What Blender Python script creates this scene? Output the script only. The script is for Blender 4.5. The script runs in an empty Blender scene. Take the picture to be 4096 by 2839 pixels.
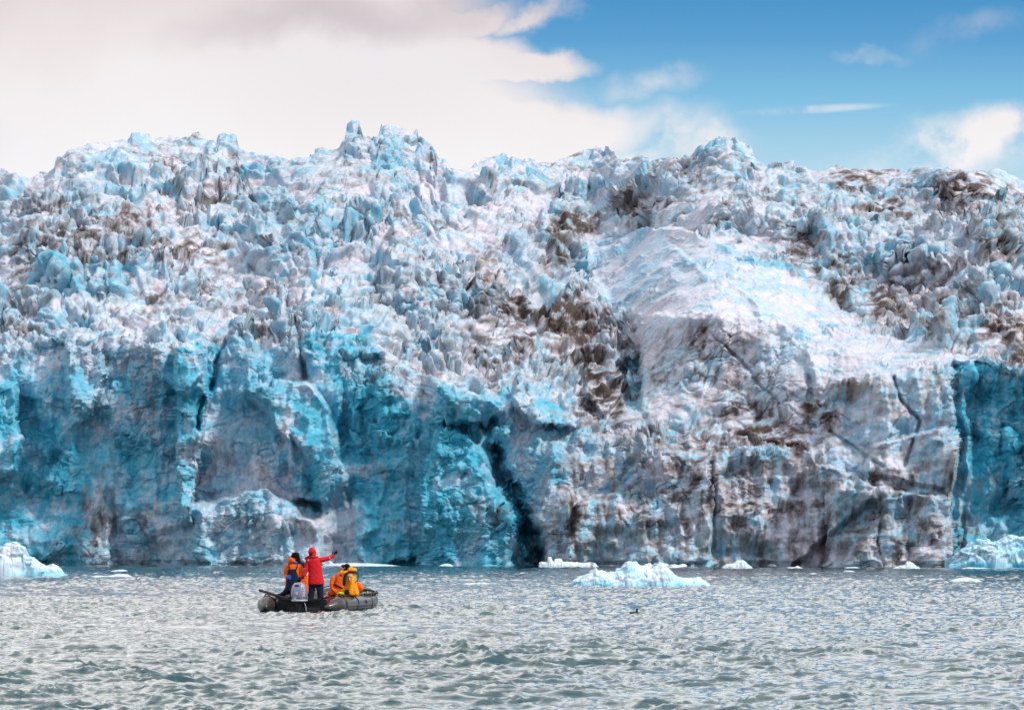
import bpy, bmesh, math, random
import numpy as np
from mathutils import Vector, Matrix, Euler

# ------------------------------------------------------------------ camera
SC = bpy.context.scene
CAMH = 2.0
F = 6397.4            # focal length in units of a 2303 px wide picture
XC, Y0 = 1151.5, 1238.6   # vanishing point of the view axis (horizon row)
cam_d = bpy.data.cameras.new("camera")
cam = bpy.data.objects.new("camera", cam_d)
SC.collection.objects.link(cam)
cam.location = (0, 0, CAMH)
cam.rotation_euler = (math.radians(90), 0, 0)
cam_d.sensor_width = 36.0
cam_d.lens = 100.0
cam_d.shift_y = (2203 - 1419.5) / 4096
cam_d.clip_start = 0.5
cam_d.clip_end = 6000
cam_d.dof.use_dof = True
cam_d.dof.focus_distance = 105
cam_d.dof.aperture_fstop = 6.3
SC.camera = cam

# ------------------------------------------------------------------ exposure, sky, sun
vs = SC.view_settings
vs.view_transform = 'Standard'
vs.look = 'None'
vs.exposure = 0.0
vs.gamma = 1.0
SC.cycles.use_denoising = True
SC.cycles.max_bounces = 8
SC.cycles.diffuse_bounces = 4

SUN_EL, SUN_AZ = math.radians(47), math.radians(124)    # azimuth from +Y clockwise (to the right of the view)

def N(nt, typ, **kw):
    n = nt.nodes.new(typ)
    for k, v in kw.items():
        if hasattr(n, k):
            setattr(n, k, v)
    return n

def MATH(nt, op, a, b=None, c=None, clamp=False):
    n = nt.nodes.new('ShaderNodeMath')
    n.operation = op
    n.use_clamp = clamp
    for i, v in enumerate((a, b, c)):
        if v is None:
            continue
        if isinstance(v, (int, float)):
            n.inputs[i].default_value = v
        else:
            nt.links.new(v, n.inputs[i])
    return n.outputs[0]

def MIX(nt, f, a, b, mode='MIX'):
    n = nt.nodes.new('ShaderNodeMix')
    n.data_type = 'RGBA'
    n.blend_type = mode
    n.clamp_factor = True
    for i, v in ((0, f), (6, a), (7, b)):
        if isinstance(v, (int, float)):
            n.inputs[i].default_value = v
        elif isinstance(v, (tuple, list)):
            n.inputs[i].default_value = (v[0], v[1], v[2], 1)
        else:
            nt.links.new(v, n.inputs[i])
    return n.outputs[2]

def SMOOTH(nt, v, a, b):
    n = nt.nodes.new('ShaderNodeMapRange')
    n.interpolation_type = 'SMOOTHSTEP'
    nt.links.new(v, n.inputs[0])
    n.inputs[1].default_value = a
    n.inputs[2].default_value = b
    return n.outputs[0]

def NOISE(nt, vec, scale, detail=4, rough=0.55, dist=0.0):
    n = nt.nodes.new('ShaderNodeTexNoise')
    nt.links.new(vec, n.inputs['Vector'])
    n.inputs['Scale'].default_value = scale
    n.inputs['Detail'].default_value = detail
    n.inputs['Roughness'].default_value = rough
    n.inputs['Distortion'].default_value = dist
    return n.outputs['Fac']

def make_world():
    w = bpy.data.worlds.new("World")
    SC.world = w
    w.use_nodes = True
    nt = w.node_tree
    nt.nodes.clear()
    L = nt.links
    out = N(nt, 'ShaderNodeOutputWorld')
    bg = N(nt, 'ShaderNodeBackground')
    L.new(bg.outputs[0], out.inputs[0])
    tc = N(nt, 'ShaderNodeTexCoord')
    d = tc.outputs['Generated']
    sep = N(nt, 'ShaderNodeSeparateXYZ')
    L.new(d, sep.inputs[0])
    X, Y, Z = sep.outputs
    # sky directions: slope coordinates (x/y, z/y) on the side of the glacier
    Yc = MATH(nt, 'MAXIMUM', Y, 0.05)
    U = MATH(nt, 'DIVIDE', X, Yc)
    V = MATH(nt, 'DIVIDE', Z, Yc)
    comb = N(nt, 'ShaderNodeCombineXYZ')
    L.new(U, comb.inputs[0]); L.new(V, comb.inputs[1])
    P = comb.outputs[0]
    # wispy warp
    nz = nt.nodes.new('ShaderNodeTexNoise')
    L.new(P, nz.inputs['Vector'])
    nz.inputs['Scale'].default_value = 16
    nz.inputs['Detail'].default_value = 6
    nz.inputs['Roughness'].default_value = 0.55
    sub = N(nt, 'ShaderNodeVectorMath', operation='SUBTRACT')
    L.new(nz.outputs['Color'], sub.inputs[0]); sub.inputs[1].default_value = (.5, .5, .5)
    sc_ = N(nt, 'ShaderNodeVectorMath', operation='SCALE')
    L.new(sub.outputs[0], sc_.inputs[0]); sc_.inputs['Scale'].default_value = 0.05
    add = N(nt, 'ShaderNodeVectorMath', operation='ADD')
    L.new(P, add.inputs[0]); L.new(sc_.outputs[0], add.inputs[1])
    PW = add.outputs[0]

    def blob(x, y, rx, ry, rot=0.0, soft=1.0, vec=None):
        """soft ellipse of cloud; x,y,rx,ry in picture units of the 2303 px reference = sky slopes"""
        m = N(nt, 'ShaderNodeMapping')
        m.vector_type = 'TEXTURE'
        L.new(vec or PW, m.inputs[0])
        m.inputs['Location'].default_value = ((x - XC) / F, (Y0 - y) / F, 0)
        m.inputs['Rotation'].default_value = (0, 0, math.radians(rot))
        m.inputs['Scale'].default_value = (rx / F, ry / F, 1)
        ln = N(nt, 'ShaderNodeVectorMath', operation='LENGTH')
        L.new(m.outputs[0], ln.inputs[0])
        return SMOOTH(nt, ln.outputs['Value'], 1.0 + .25 * soft, 1.0 - .35 * soft)

    def union(lst):
        a = lst[0]
        for b in lst[1:]:
            a = MATH(nt, 'MAXIMUM', a, b)
        return a
    cloud = union([
        blob(400, -60, 720, 520, 0, .7),
        blob(900, 120, 330, 120, -4, .7),
        blob(1130, 150, 215, 55, 6, .7),
        blob(600, 330, 760, 260, 0, .8),
        blob(1100, 330, 330, 120, -6, 1.0),
        blob(1210, 290, 260, 70, 5, 1.4),
        blob(940, 10, 230, 50, 6, .9),
    ])
    wisps = union([
        MATH(nt, 'MULTIPLY', blob(1460, 170, 110, 36, 12, 2.4), .55),
        MATH(nt, 'MULTIPLY', blob(1390, 320, 260, 76, 8, 2.0), .9),
        MATH(nt, 'MULTIPLY', blob(1620, 300, 80, 46, 30, 2.2), .8),
        MATH(nt, 'MULTIPLY', blob(1830, 246, 150, 9, 3, 1.6, P), .5),
        MATH(nt, 'MULTIPLY', blob(2240, 335, 300, 66, 4, 2.0), 1.1),
        MATH(nt, 'MULTIPLY', blob(2180, 60, 120, 40, 20, 2.6), .22),
        MATH(nt, 'MULTIPLY', blob(1960, 125, 70, 14, -10, 2.4), .2),
        MATH(nt, 'MULTIPLY', blob(1280, 100, 40, 14, -6, 2.4), .35),
        MATH(nt, 'MULTIPLY', blob(1180, 15, 120, 26, 6, 2.0), .9),
    ])
    tex = NOISE(nt, P, 34, 5, .6)
    wisps = MATH(nt, 'MULTIPLY', wisps, SMOOTH(nt, tex, .34, .6))
    # blue part: Nishita sky deepened, fading paler to the horizon
    sky = N(nt, 'ShaderNodeTexSky')
    sky.sky_type = 'NISHITA'
    sky.sun_disc = False
    sky.sun_elevation = SUN_EL
    sky.sun_rotation = SUN_AZ
    skys = N(nt, 'ShaderNodeVectorMath', operation='SCALE')
    L.new(sky.outputs[0], skys.inputs[0]); skys.inputs['Scale'].default_value = 0.055
    ramp = N(nt, 'ShaderNodeValToRGB')
    el = MATH(nt, 'MULTIPLY', V, 4.0)
    L.new(el, ramp.inputs[0])
    cr = ramp.color_ramp
    cr.elements[0].position = 0.50; cr.elements[0].color = (.58, .82, .95, 1)
    cr.elements[1].position = 0.80; cr.elements[1].color = (.05, .30, .62, 1)
    e = cr.elements.new(0.63); e.color = (.25, .58, .84, 1)
    e = cr.elements.new(0.72); e.color = (.11, .38, .70, 1)
    blue = MIX(nt, .88, skys.outputs[0], ramp.outputs[0])
    # cloud deck colours: white low down, mauve-grey higher
    cn = NOISE(nt, P, 9, 5, .55)
    r2 = N(nt, 'ShaderNodeValToRGB')
    hh = MATH(nt, 'ADD', MATH(nt, 'MULTIPLY', V, 4.0), MATH(nt, 'MULTIPLY', MATH(nt, 'SUBTRACT', cn, .5), .35))
    L.new(hh, r2.inputs[0])
    cr = r2.color_ramp
    cr.elements[0].position = .50; cr.elements[0].color = (.93, .92, .94, 1)
    cr.elements[1].position = .86; cr.elements[1].color = (.58, .50, .52, 1)
    e = cr.elements.new(.64); e.color = (.90, .855, .86, 1)
    e = cr.elements.new(.76); e.color = (.80, .72, .73, 1)
    # bright core toward the right of the deck, dusky upper left
    brt = blob(830, 160, 330, 130, 0, 2.6, P)
    ccol = MIX(nt, brt, r2.outputs[0], (.86, .82, .84))
    dk = MATH(nt, 'MULTIPLY', blob(760, 10, 330, 56, 4, 2.8), .55)
    ccol = MIX(nt, dk, ccol, (.50, .44, .48))
    c = MIX(nt, MATH(nt, 'MAXIMUM', cloud, wisps), blue, ccol)
    # the rest of the dome (overhead and behind the viewer): broken bright overcast
    dn = NOISE(nt, d, 2.2, 5, .55)
    over = MIX(nt, SMOOTH(nt, dn, .40, .62), (.54, .64, .82), (.97, .96, .98))
    front = MATH(nt, 'MULTIPLY', SMOOTH(nt, Y, -.1, .6), SMOOTH(nt, Z, .66, .36))  # unseen bright band above the frame, added to lighten water reflections and ice
    over = MIX(nt, front, over, MIX(nt, SMOOTH(nt, dn, .36, .55), (1.25, 1.28, 1.3), (1.7, 1.66, 1.63)))
    fac = MATH(nt, 'MAXIMUM', SMOOTH(nt, V, .20, .34), SMOOTH(nt, Y, .25, .05))
    c = MIX(nt, fac, c, over)
    L.new(c, bg.inputs[0])
    bg.inputs[1].default_value = 1.0
make_world()

sun_d = bpy.data.lights.new("sun", 'SUN')
sun_d.energy = 3.15
sun_d.angle = math.radians(9)
sun_d.color = (1.0, .94, .88)
sun = bpy.data.objects.new("sun", sun_d)
SC.collection.objects.link(sun)
sdir = Vector((math.sin(SUN_AZ) * math.cos(SUN_EL), math.cos(SUN_AZ) * math.cos(SUN_EL), math.sin(SUN_EL)))
sun.rotation_euler = sdir.to_track_quat('Z', 'Y').to_euler()
sun.location = (60, -20, 80)

# ------------------------------------------------------------------ array noise
f32 = np.float32
def _h(ix, iy, seed):
    h = ix.astype(np.uint32) * np.uint32(374761393) + iy.astype(np.uint32) * np.uint32(668265263) + np.uint32((seed * 2246822519 + 3266489917) & 0xffffffff)
    h = (h ^ (h >> np.uint32(13))) * np.uint32(1274126177)
    h ^= h >> np.uint32(16)
    h *= np.uint32(2654435761)
    return h ^ (h >> np.uint32(15))

def perlin(x, y, seed=0):
    x = np.asarray(x, f32); y = np.asarray(y, f32)
    xf = np.floor(x); yf = np.floor(y)
    xi = xf.astype(np.int32); yi = yf.astype(np.int32)
    dx = x - xf; dy = y - yf
    u = dx * dx * dx * (dx * (dx * 6 - 15) + 10); v = dy * dy * dy * (dy * (dy * 6 - 15) + 10)
    def g(ox, oy):
        a = (_h(xi + ox, yi + oy, seed) & np.uint32(1023)).astype(f32) * f32(2 * math.pi / 1024)
        return np.cos(a) * (dx - ox) + np.sin(a) * (dy - oy)
    a = g(0, 0); b = g(1, 0); c = g(0, 1); d = g(1, 1)
    return ((a + u * (b - a)) * (1 - v) + (c + u * (d - c)) * v) * f32(1.5)

def fbm(x, y, seed=0, octv=4, gain=.5, lac=2.03, ridge=False):
    s = 0; a = 1.0; t = 0
    for i in range(octv):
        n = perlin(x, y, seed + i * 17)
        if ridge:
            n = 1 - 2 * np.abs(n)
        s = s + n * f32(a); t += a
        x = x * f32(lac) + f32(5.2); y = y * f32(lac) - f32(3.1); a *= gain
    return s / f32(t)

def worley(x, y, seed=0, jit=.9):
    """F1, F2, three per-cell randoms, offset from the cell's point"""
    x = np.asarray(x, f32); y = np.asarray(y, f32)
    xf = np.floor(x); yf = np.floor(y)
    F1 = np.full(x.shape, 9, f32); F2 = F1.copy()
    R = np.zeros(x.shape, np.uint32); DX = np.zeros_like(F1); DY = np.zeros_like(F1)
    for ox in (-1, 0, 1):
        for oy in (-1, 0, 1):
            h = _h((xf + ox).astype(np.int32), (yf + oy).astype(np.int32), seed)
            px = xf + ox + .5 + jit * ((h & np.uint32(2047)).astype(f32) / 2047 - .5)
            py = yf + oy + .5 + jit * (((h >> np.uint32(11)) & np.uint32(2047)).astype(f32) / 2047 - .5)
            ex = x - px; ey = y - py
            d = np.sqrt(ex * ex + ey * ey)
            m = d < F1
            F2 = np.where(m, F1, np.minimum(F2, d))
            DX = np.where(m, ex, DX); DY = np.where(m, ey, DY); R = np.where(m, h, R)
            F1 = np.where(m, d, F1)
    h2 = (R ^ np.uint32(0x9E3779B9)) * np.uint32(2654435761)
    h2 ^= h2 >> np.uint32(14)
    r1 = (h2 & np.uint32(1023)).astype(f32) / 1023
    r2 = ((h2 >> np.uint32(10)) & np.uint32(1023)).astype(f32) / 1023
    r3 = ((h2 >> np.uint32(20)) & np.uint32(1023)).astype(f32) / 1023
    return F1, F2, r1, r2, r3, DX, DY

def sstep(a, b, x):
    t = np.clip((x - a) / (b - a), 0, 1)
    return t * t * (3 - 2 * t)

def blocks(s, t, size, seed, tilt=.9, crev=.5, crevw=.16, warp=.35, asp=1.0, step=1.1, dome=0.0):
    """faceted ice blocks parted by crevices, about -1..1, times size"""
    x = s / size; y = t / size / asp
    wx = fbm(x * .9, y * .9, seed + 50, 3); wy = fbm(x * .9 + 9, y * .9, seed + 51, 3)
    F1, F2, a, b, c, dx, dy = worley(x + wx * warp, y + wy * warp, seed)
    e = F2 - F1
    h = (a - .5) * step + ((b - .5) * dx + (c - .35) * dy) * 2 * tilt
    if dome:
        h = h + np.sqrt(np.clip(1 - F1 * F1 * 1.1, 0, 1)) * dome
    h = h - crev * (1 - sstep(0, crevw, e))
    return h * f32(size), e, a

# ------------------------------------------------------------------ painted control maps of the glacier (picture units of the 2303 px reference)
MX0, MX1, MY0, MY1, MS = -420, 2720, 230, 1320, 3
mxs = np.arange(MX0, MX1, MS, dtype=f32); mys = np.arange(MY0, MY1, MS, dtype=f32)
GX, GY = np.meshgrid(mxs, mys)
_wx = fbm(GX / 60, GY / 60, 901, 4) * 22
_wy = fbm(GX / 60 + 40, GY / 60, 902, 4) * 22

def new_map(v=0.0):
    return np.full(GX.shape, v, f32)

def seg_dist(px, py, pts):
    d = np.full(px.shape, 1e6, f32)
    for (x0, y0), (x1, y1) in zip(pts[:-1], pts[1:]):
        vx, vy = x1 - x0, y1 - y0
        L2 = vx * vx + vy * vy + 1e-6
        t = np.clip(((px - x0) * vx + (py - y0) * vy) / L2, 0, 1)
        d = np.minimum(d, np.hypot(px - x0 - t * vx, py - y0 - t * vy))
    return d

def poly_mask(pts, soft=8, warp=.5):
    px = GX + _wx * warp; py = GY + _wy * warp
    inside = np.zeros(GX.shape, bool)
    n = len(pts); j = n - 1
    for i in range(n):
        xi, yi = pts[i]; xj, yj = pts[j]
        c = ((yi > py) != (yj > py)) & (px < (xj - xi) * (py - yi) / (yj - yi + 1e-9) + xi)
        inside ^= c
        j = i
    d = seg_dist(px, py, list(pts) + [pts[0]])
    return sstep(-soft, soft, np.where(inside, d, -d))

def line_mask(pts, w, warp=.4):
    d = seg_dist(GX + _wx * warp, GY + _wy * warp, pts)
    return np.exp(-(d / w) ** 2)

def ell_mask(cx, cy, rx, ry, rot=0, warp=1.0, p=2):
    a = math.radians(rot)
    x = GX + _wx * warp - cx; y = GY + _wy * warp - cy
    u = (x * math.cos(a) + y * math.sin(a)) / rx; v = (-x * math.sin(a) + y * math.cos(a)) / ry
    return np.exp(-(u * u + v * v) ** (p / 2))

def samp(m, x, y):
    fx = np.clip((x - MX0) / MS, 0, m.shape[1] - 1.01); fy = np.clip((y - MY0) / MS, 0, m.shape[0] - 1.01)
    ix = fx.astype(np.int32); iy = fy.astype(np.int32); tx = (fx - ix).astype(f32); ty = (fy - iy).astype(f32)
    return (m[iy, ix] * (1 - tx) + m[iy, ix + 1] * tx) * (1 - ty) + (m[iy + 1, ix] * (1 - tx) + m[iy + 1, ix + 1] * tx) * ty

SKY = [(-420, 400), (-200, 385), (0, 378), (60, 388), (85, 374), (118, 372), (126, 343), (150, 338), (180, 328), (230, 320), (300, 315), (340, 307),
       (385, 314), (420, 300), (452, 302), (470, 324), (488, 330), (493, 316), (532, 316), (538, 334), (560, 347), (590, 354), (640, 357), (665, 348), (700, 343),
       (760, 332), (774, 314), (779, 283), (808, 280), (816, 298), (828, 303), (848, 314), (856, 283), (895, 289), (922, 297), (938, 300), (950, 316), (968, 318),
       (980, 336), (986, 354), (1002, 360), (1012, 377), (1050, 378), (1075, 375), (1085, 362), (1110, 354), (1150, 354), (1180, 361), (1210, 368),
       (1240, 365), (1260, 358), (1300, 349), (1325, 344), (1350, 337), (1365, 334), (1385, 348), (1420, 354), (1450, 358), (1480, 349), (1510, 342),
       (1555, 352), (1575, 328), (1610, 312), (1640, 310), (1670, 320), (1690, 342), (1705, 364), (1730, 371), (1790, 372), (1830, 388), (1850, 387),
       (1870, 374), (1885, 368), (1900, 378), (2100, 379), (2180, 379), (2250, 384), (2285, 399), (2303, 404), (2500, 425), (2720, 430)]
_sx, _sy = zip(*SKY)

# upper edge of the sea cliff
CT = [(-420, 800), (0, 778), (60, 772), (150, 752), (260, 742), (330, 775), (400, 768), (440, 740), (500, 790), (560, 778), (640, 752), (700, 735), (780, 745),
      (850, 770), (930, 830), (1000, 850), (1080, 880), (1160, 820), (1240, 880), (1300, 960), (1400, 990), (1500, 960), (1600, 1000), (1700, 1010),
      (1800, 1020), (1860, 860), (1950, 845), (2050, 832), (2150, 815), (2200, 815), (2303, 850), (2720, 900)]
_cx, _cy = zip(*CT)

def glacier_maps():
    ct = np.interp(GX, _cx, _cy).astype(f32) + _wy * .35
    slope = .34
    r = np.where(GY < ct, slope, .016).astype(f32)
    k = sstep(-14, 14, ct - GY)
    r = .016 + (slope - .016) * k
    # uneven steps of the upper ice: terraces and scarps
    sx = GX / 150; sy = (GY - .12 * GX) / 34
    b1 = fbm(sx, sy, 11, 3); b2 = fbm(GX / 55, (GY - .1 * GX) / 15, 21, 3)
    terr = np.exp(np.clip(b1 * 3.6 + b2 * 2.2, -3.2, 2.4))
    r = r * (1 + (terr / 2.0 - 1) * k * .35)
    # the dome on the right: smooth round back, then a sheer face
    dome = poly_mask([(1320, 535), (1500, 495), (1640, 545), (1790, 620), (1920, 715), (2110, 775), (2240, 825), (2150, 830), (1860, 862), (1800, 770), (1700, 710), (1450, 725), (1320, 650)], 16, .5)
    r = r * (1 - dome) + .27 * dome
    face = poly_mask([(1430, 735), (1500, 712), (1680, 700), (1800, 760), (1850, 850), (1860, 960), (1790, 1000), (1600, 940), (1430, 930)], 8, .3)
    r = r * (1 - face) + .02 * face
    ledge = poly_mask([(1290, 950), (1430, 925), (1600, 935), (1790, 985), (1850, 960), (1860, 1010), (1750, 1030), (1600, 1010), (1450, 985), (1290, 1000)], 8, .5)
    r = r * (1 - ledge) + .20 * ledge
    # scarps in the upper ice read as sheer faces
    for pts in ([(1410, 440), (1500, 430), (1500, 500), (1400, 505)], [(1190, 555), (1330, 590), (1330, 660), (1200, 640)],
                [(1560, 470), (1900, 480), (1980, 560), (1960, 640), (1880, 660), (1800, 560), (1600, 520)],
                [(1900, 560), (2303, 560), (2303, 640), (1960, 640)], [(660, 520), (800, 540), (830, 600), (690, 620)],
                [(950, 630), (1130, 640), (1200, 690), (1180, 720), (940, 720)], [(850, 620), (960, 640), (950, 700), (850, 700)],
                [(90, 630), (340, 610), (350, 660), (120, 690)], [(1900, 385), (2240, 395), (2290, 440), (2250, 470), (1900, 440)],
                [(2200, 680), (2330, 700), (2330, 800), (2210, 790)], [(830, 320), (880, 310), (880, 375), (835, 350)]):
        m = poly_mask(pts, 9, .5)
        r = r * (1 - m) + .035 * m
    # pushes toward (-) and away from (+) the viewer, in metres
    P = new_map()
    def push(m, v):
        nonlocal P
        P = P + m * f32(v * (1.4 if -2 < v < 0 else 1.95 if -5 < v <= -2 else .7 if v > 1.8 else 1))
    # left cliff
    push(poly_mask([(150, 750), (215, 750), (240, 850), (200, 940), (160, 960), (150, 860)], 7), -3.0)
    push(poly_mask([(330, 770), (440, 780), (455, 840), (425, 890), (385, 880), (350, 840)], 7), -4.5)
    push(poly_mask([(395, 780), (450, 760), (470, 900), (440, 1100), (430, 1180), (410, 1180), (405, 1000), (395, 880)], 5, .3), -4.9)
    push(line_mask([(505, 770), (480, 850), (455, 900), (445, 960)], 6, .7), 6.0)
    push(poly_mask([(40, 890), (95, 900), (140, 1040), (90, 1060), (45, 1000)], 8), 3.4)
    push(poly_mask([(-40, 850), (35, 870), (48, 990), (40, 1060), (-40, 1080)], 8), -2.5)
    push(poly_mask([(560, 880), (690, 860), (745, 920), (760, 1050), (740, 1130), (670, 1120), (650, 1000)], 7), -3.2)
    push(poly_mask([(655, 980), (670, 1130), (720, 1150), (700, 1040)], 8), 5.0)
    push(poly_mask([(770, 800), (850, 800), (850, 1000), (830, 1130), (790, 1130), (765, 950)], 10), 4.5)
    push(poly_mask([(205, 1080), (240, 1090), (250, 1270), (180, 1290)], 8), -2.0)
    push(poly_mask([(430, 1140), (600, 1090), (720, 1180), (740, 1290), (430, 1290)], 10), -3.0)
    push(line_mask([(670, 740), (690, 800), (688, 850)], 6, .2), 4)
    push(ell_mask(1095, 950, 22, 30, 0, .5, 4), 6)
    # centre: buttresses and the dark chasm
    push(poly_mask([(960, 830), (1080, 830), (1130, 920), (1080, 960), (980, 950)], 8), -3.0)
    push(poly_mask([(990, 950), (1080, 1000), (1120, 1100), (1170, 1180), (1150, 1290), (960, 1290), (940, 1100)], 9), -3.5)
    push(line_mask([(1105, 1000), (1135, 1070), (1170, 1140), (1190, 1200), (1205, 1270)], 10, 1.6), 8)
    push(line_mask([(1215, 1200), (1225, 1290)], 14, .2), 8)
    push(poly_mask([(1180, 800), (1270, 860), (1290, 960), (1200, 960), (1150, 900)], 8), -2.5)
    push(poly_mask([(1240, 1000), (1290, 1030), (1290, 1290), (1235, 1290), (1200, 1180)], 8), -3)
    # right
    push(poly_mask([(1385, 810), (1440, 790), (1440, 925), (1412, 920)], 5, .2), 6)
    push(poly_mask([(1330, 760), (1385, 770), (1400, 900), (1360, 930), (1310, 880)], 6), -2.5)
    push(line_mask([(1600, 745), (1655, 800), (1710, 860), (1750, 900), (1760, 950)], 3.5, .25), 1.3)
    push(line_mask([(1820, 850), (1830, 960)], 9), 3)
    push(poly_mask([(1455, 965), (1590, 985), (1605, 1290), (1280, 1290), (1300, 1130), (1400, 1100)], 7), -2.8)
    push(line_mask([(1600, 1040), (1602, 1290)], 5, .2), 2.5)
    push(poly_mask([(1620, 1060), (1700, 1030), (1720, 1130), (1640, 1140)], 12), 2.5)
    push(poly_mask([(1830, 1035), (1950, 1080), (1960, 1000), (2130, 960), (2150, 1040), (2135, 1290), (1860, 1290), (1860, 1150)], 6, .4), -2.6)
    push(poly_mask([(1960, 1065), (2125, 1100), (2125, 1120), (1950, 1090)], 5, .3), 1.6)
    push(poly_mask([(1790, 1270), (1900, 1170), (1960, 1120), (1990, 1150), (1930, 1230), (1880, 1290), (1780, 1290)], 7, .4), 4.5)
    push(line_mask([(2010, 850), (2025, 900), (2070, 945), (2055, 990), (2035, 1050)], 3.2, .1), 2.2)
    push(line_mask([(1965, 1085), (1985, 1140), (1975, 1220), (1990, 1270)], 3, .3), 1.2)
    push(line_mask([(1870, 970), (1930, 1010), (1990, 1050)], 3, .3), 1.2)
    push(poly_mask([(2145, 820), (2190, 812), (2160, 900), (2175, 1000), (2170, 1200), (2135, 1290), (2150, 1100)], 7, .3), 3.5)
    push(poly_mask([(2190, 812), (2303, 848), (2600, 900), (2600, 1330), (2140, 1330), (2165, 1180), (2185, 1000), (2170, 900)], 6, .3), 5.4)
    push(ell_mask(1975, 975, 40, 30, 0, .3, 6), -1.6)
    # crests of the upper ice: a sharp lip with a face dropping under it
    for amt, hh_, pts in (
        (4.5, 34, [(1325, 552), (1400, 518), (1480, 505), (1560, 522), (1640, 562), (1720, 592), (1815, 625)]),
        (3.0, 22, [(1500, 560), (1640, 640), (1760, 720), (1890, 792), (2000, 800)]),
        (4.5, 60, [(1425, 745), (1470, 715), (1560, 702), (1650, 698), (1740, 722), (1800, 770), (1855, 850)]),
        (5.0, 40, [(1860, 852), (1950, 842), (2060, 830), (2150, 812), (2200, 812), (2303, 848), (2500, 880)]),
        (4.0, 30, [(60, 622), (120, 606), (220, 598), (340, 602), (352, 640)]),
        (4.0, 36, [(-300, 690), (0, 690), (150, 682), (300, 700), (420, 738), (520, 702), (640, 682), (720, 690), (850, 722)]),
        (4.5, 34, [(640, 520), (740, 528), (830, 558), (900, 598), (1000, 602), (1060, 645)]),
        (4.0, 24, [(700, 412), (800, 440), (900, 480), (1000, 500), (1120, 530), (1240, 562), (1335, 592)]),
        (3.5, 22, [(880, 440), (980, 452), (1080, 480), (1180, 500), (1260, 515)]),
        (4.0, 26, [(728, 372), (780, 352), (850, 400), (900, 448), (965, 482)]),
        (3.0, 26, [(856, 622), (930, 612), (1005, 645)]),
        (4.5, 34, [(1225, 476), (1320, 440), (1400, 420), (1440, 436)]),
        (4.5, 40, [(1405, 448), (1470, 436), (1530, 446)]),
        (4.0, 36, [(1555, 474), (1640, 462), (1740, 480), (1830, 502), (1885, 560), (1900, 640)]),
        (4.0, 26, [(1555, 402), (1660, 398), (1760, 412), (1865, 442)]),
        (4.5, 40, [(1895, 574), (1990, 560), (2100, 572), (2200, 602), (2285, 662), (2500, 700)]),
        (3.5, 26, [(1875, 402), (2020, 412), (2150, 432), (2260, 452), (2500, 470)]),
        (3.5, 26, [(1930, 484), (2050, 470), (2160, 492), (2265, 522), (2500, 560)]),
        (4.0, 30, [(95, 374), (180, 352), (262, 382), (305, 440)]),
        (3.5, 28, [(195, 444), (300, 430), (420, 460), (520, 470), (625, 502)]),
        (3.5, 26, [(-300, 470), (0, 470), (90, 452), (170, 470), (255, 484)]),
        (3.0, 22, [(555, 444), (640, 430), (725, 442)]),
        (4.0, 34, [(1035, 566), (1130, 560), (1200, 590), (1218, 640)]),
        (3.5, 24, [(995, 402), (1080, 390), (1160, 402), (1240, 420), (1335, 452)]),
        (3.5, 26, [(175, 554), (330, 560), (460, 600), (565, 642)]),
        (4.0, 36, [(1055, 655), (1130, 650), (1200, 700), (1262, 722), (1330, 770)]),
        (3.5, 30, [(-300, 560), (0, 552), (110, 540), (190, 560)]),
        (3.5, 40, [(2196, 690), (2250, 668), (2303, 690), (2420, 720)]),
        (3.0, 30, [(845, 780), (930, 800), (1010, 790), (1090, 830)]),
        (3.5, 34, [(1150, 800), (1230, 812), (1300, 860), (1345, 900)])):
        xs_, ys_ = zip(*pts)
        wx_ = GX + _wx * .9
        dy_ = GY + _wy * .8 - np.interp(wx_, xs_, ys_)
        endf = sstep(xs_[0] - 6, xs_[0] + 26, wx_) * (1 - sstep(xs_[-1] - 26, xs_[-1] + 6, wx_))
        mod = .65 + .6 * np.clip(fbm(GX / 40, GY * 0 + xs_[0], 61, 3) + .3, 0, 1.2)
        P = P - f32(amt) * endf * mod * np.where(dy_ > 0, np.exp(-dy_ / hh_), np.exp(-(dy_ / 4) ** 2))
    # skyline stacks
    push(ell_mask(800, 320, 34, 26, 0, .4), -4); push(ell_mask(895, 330, 60, 40, 0, .5), -5); push(ell_mask(1640, 345, 60, 34, 0, .3), -6)
    push(ell_mask(250, 380, 60, 34, 0, .8), -5); push(ell_mask(300, 405, 26, 30, 0, .5), -4)
    push(ell_mask(1365, 400, 60, 60, 0, .8), -5)
    push(line_mask([(1020, 400), (1180, 520), (1300, 600)], 30), 5)
    # large soft relief everywhere
    push(fbm(GX / 170, GY / 120, 31, 4), 6.0 / (.7 if 0 else 1))
    kc = 1 - k
    push(fbm(GX / 46, GY / 120, 37, 3) * kc, 3.4)

    # how blocky
    big = fbm(GX / 130, GY / 80, 41, 3)
    A = .80 + .25 * k
    A = A * (1 - .86 * dome) * (1 - .78 * face)
    A = A * (1 - .45 * poly_mask([(1500, 380), (1900, 400), (2000, 640), (1800, 640), (1500, 520)], 40))
    A = A * (1 - .7 * poly_mask([(1870, 860), (2130, 830), (2140, 1120), (1960, 1060), (1870, 1000)], 14))
    A = A * (1 - .7 * ell_mask(755, 400, 120, 60, -20, 1, 4)) * (1 - .5 * ell_mask(1150, 500, 160, 40, 20)) * (1 - .5 * ell_mask(330, 720, 200, 40))
    A = A * (.78 + 1.1 * big)
    A = A * (1 - .5 * poly_mask([(1280, 1040), (2140, 1030), (2140, 1300), (1280, 1300)], 20))
    A = A * (1 - .3 * poly_mask([(-420, 830), (760, 830), (760, 1300), (-420, 1300)], 30))

    # blue: freshly broken or dense ice
    B = .12 + .25 * (1 - k)
    def bl(m, v):
        nonlocal B
        B = B + m * f32(v)
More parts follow.
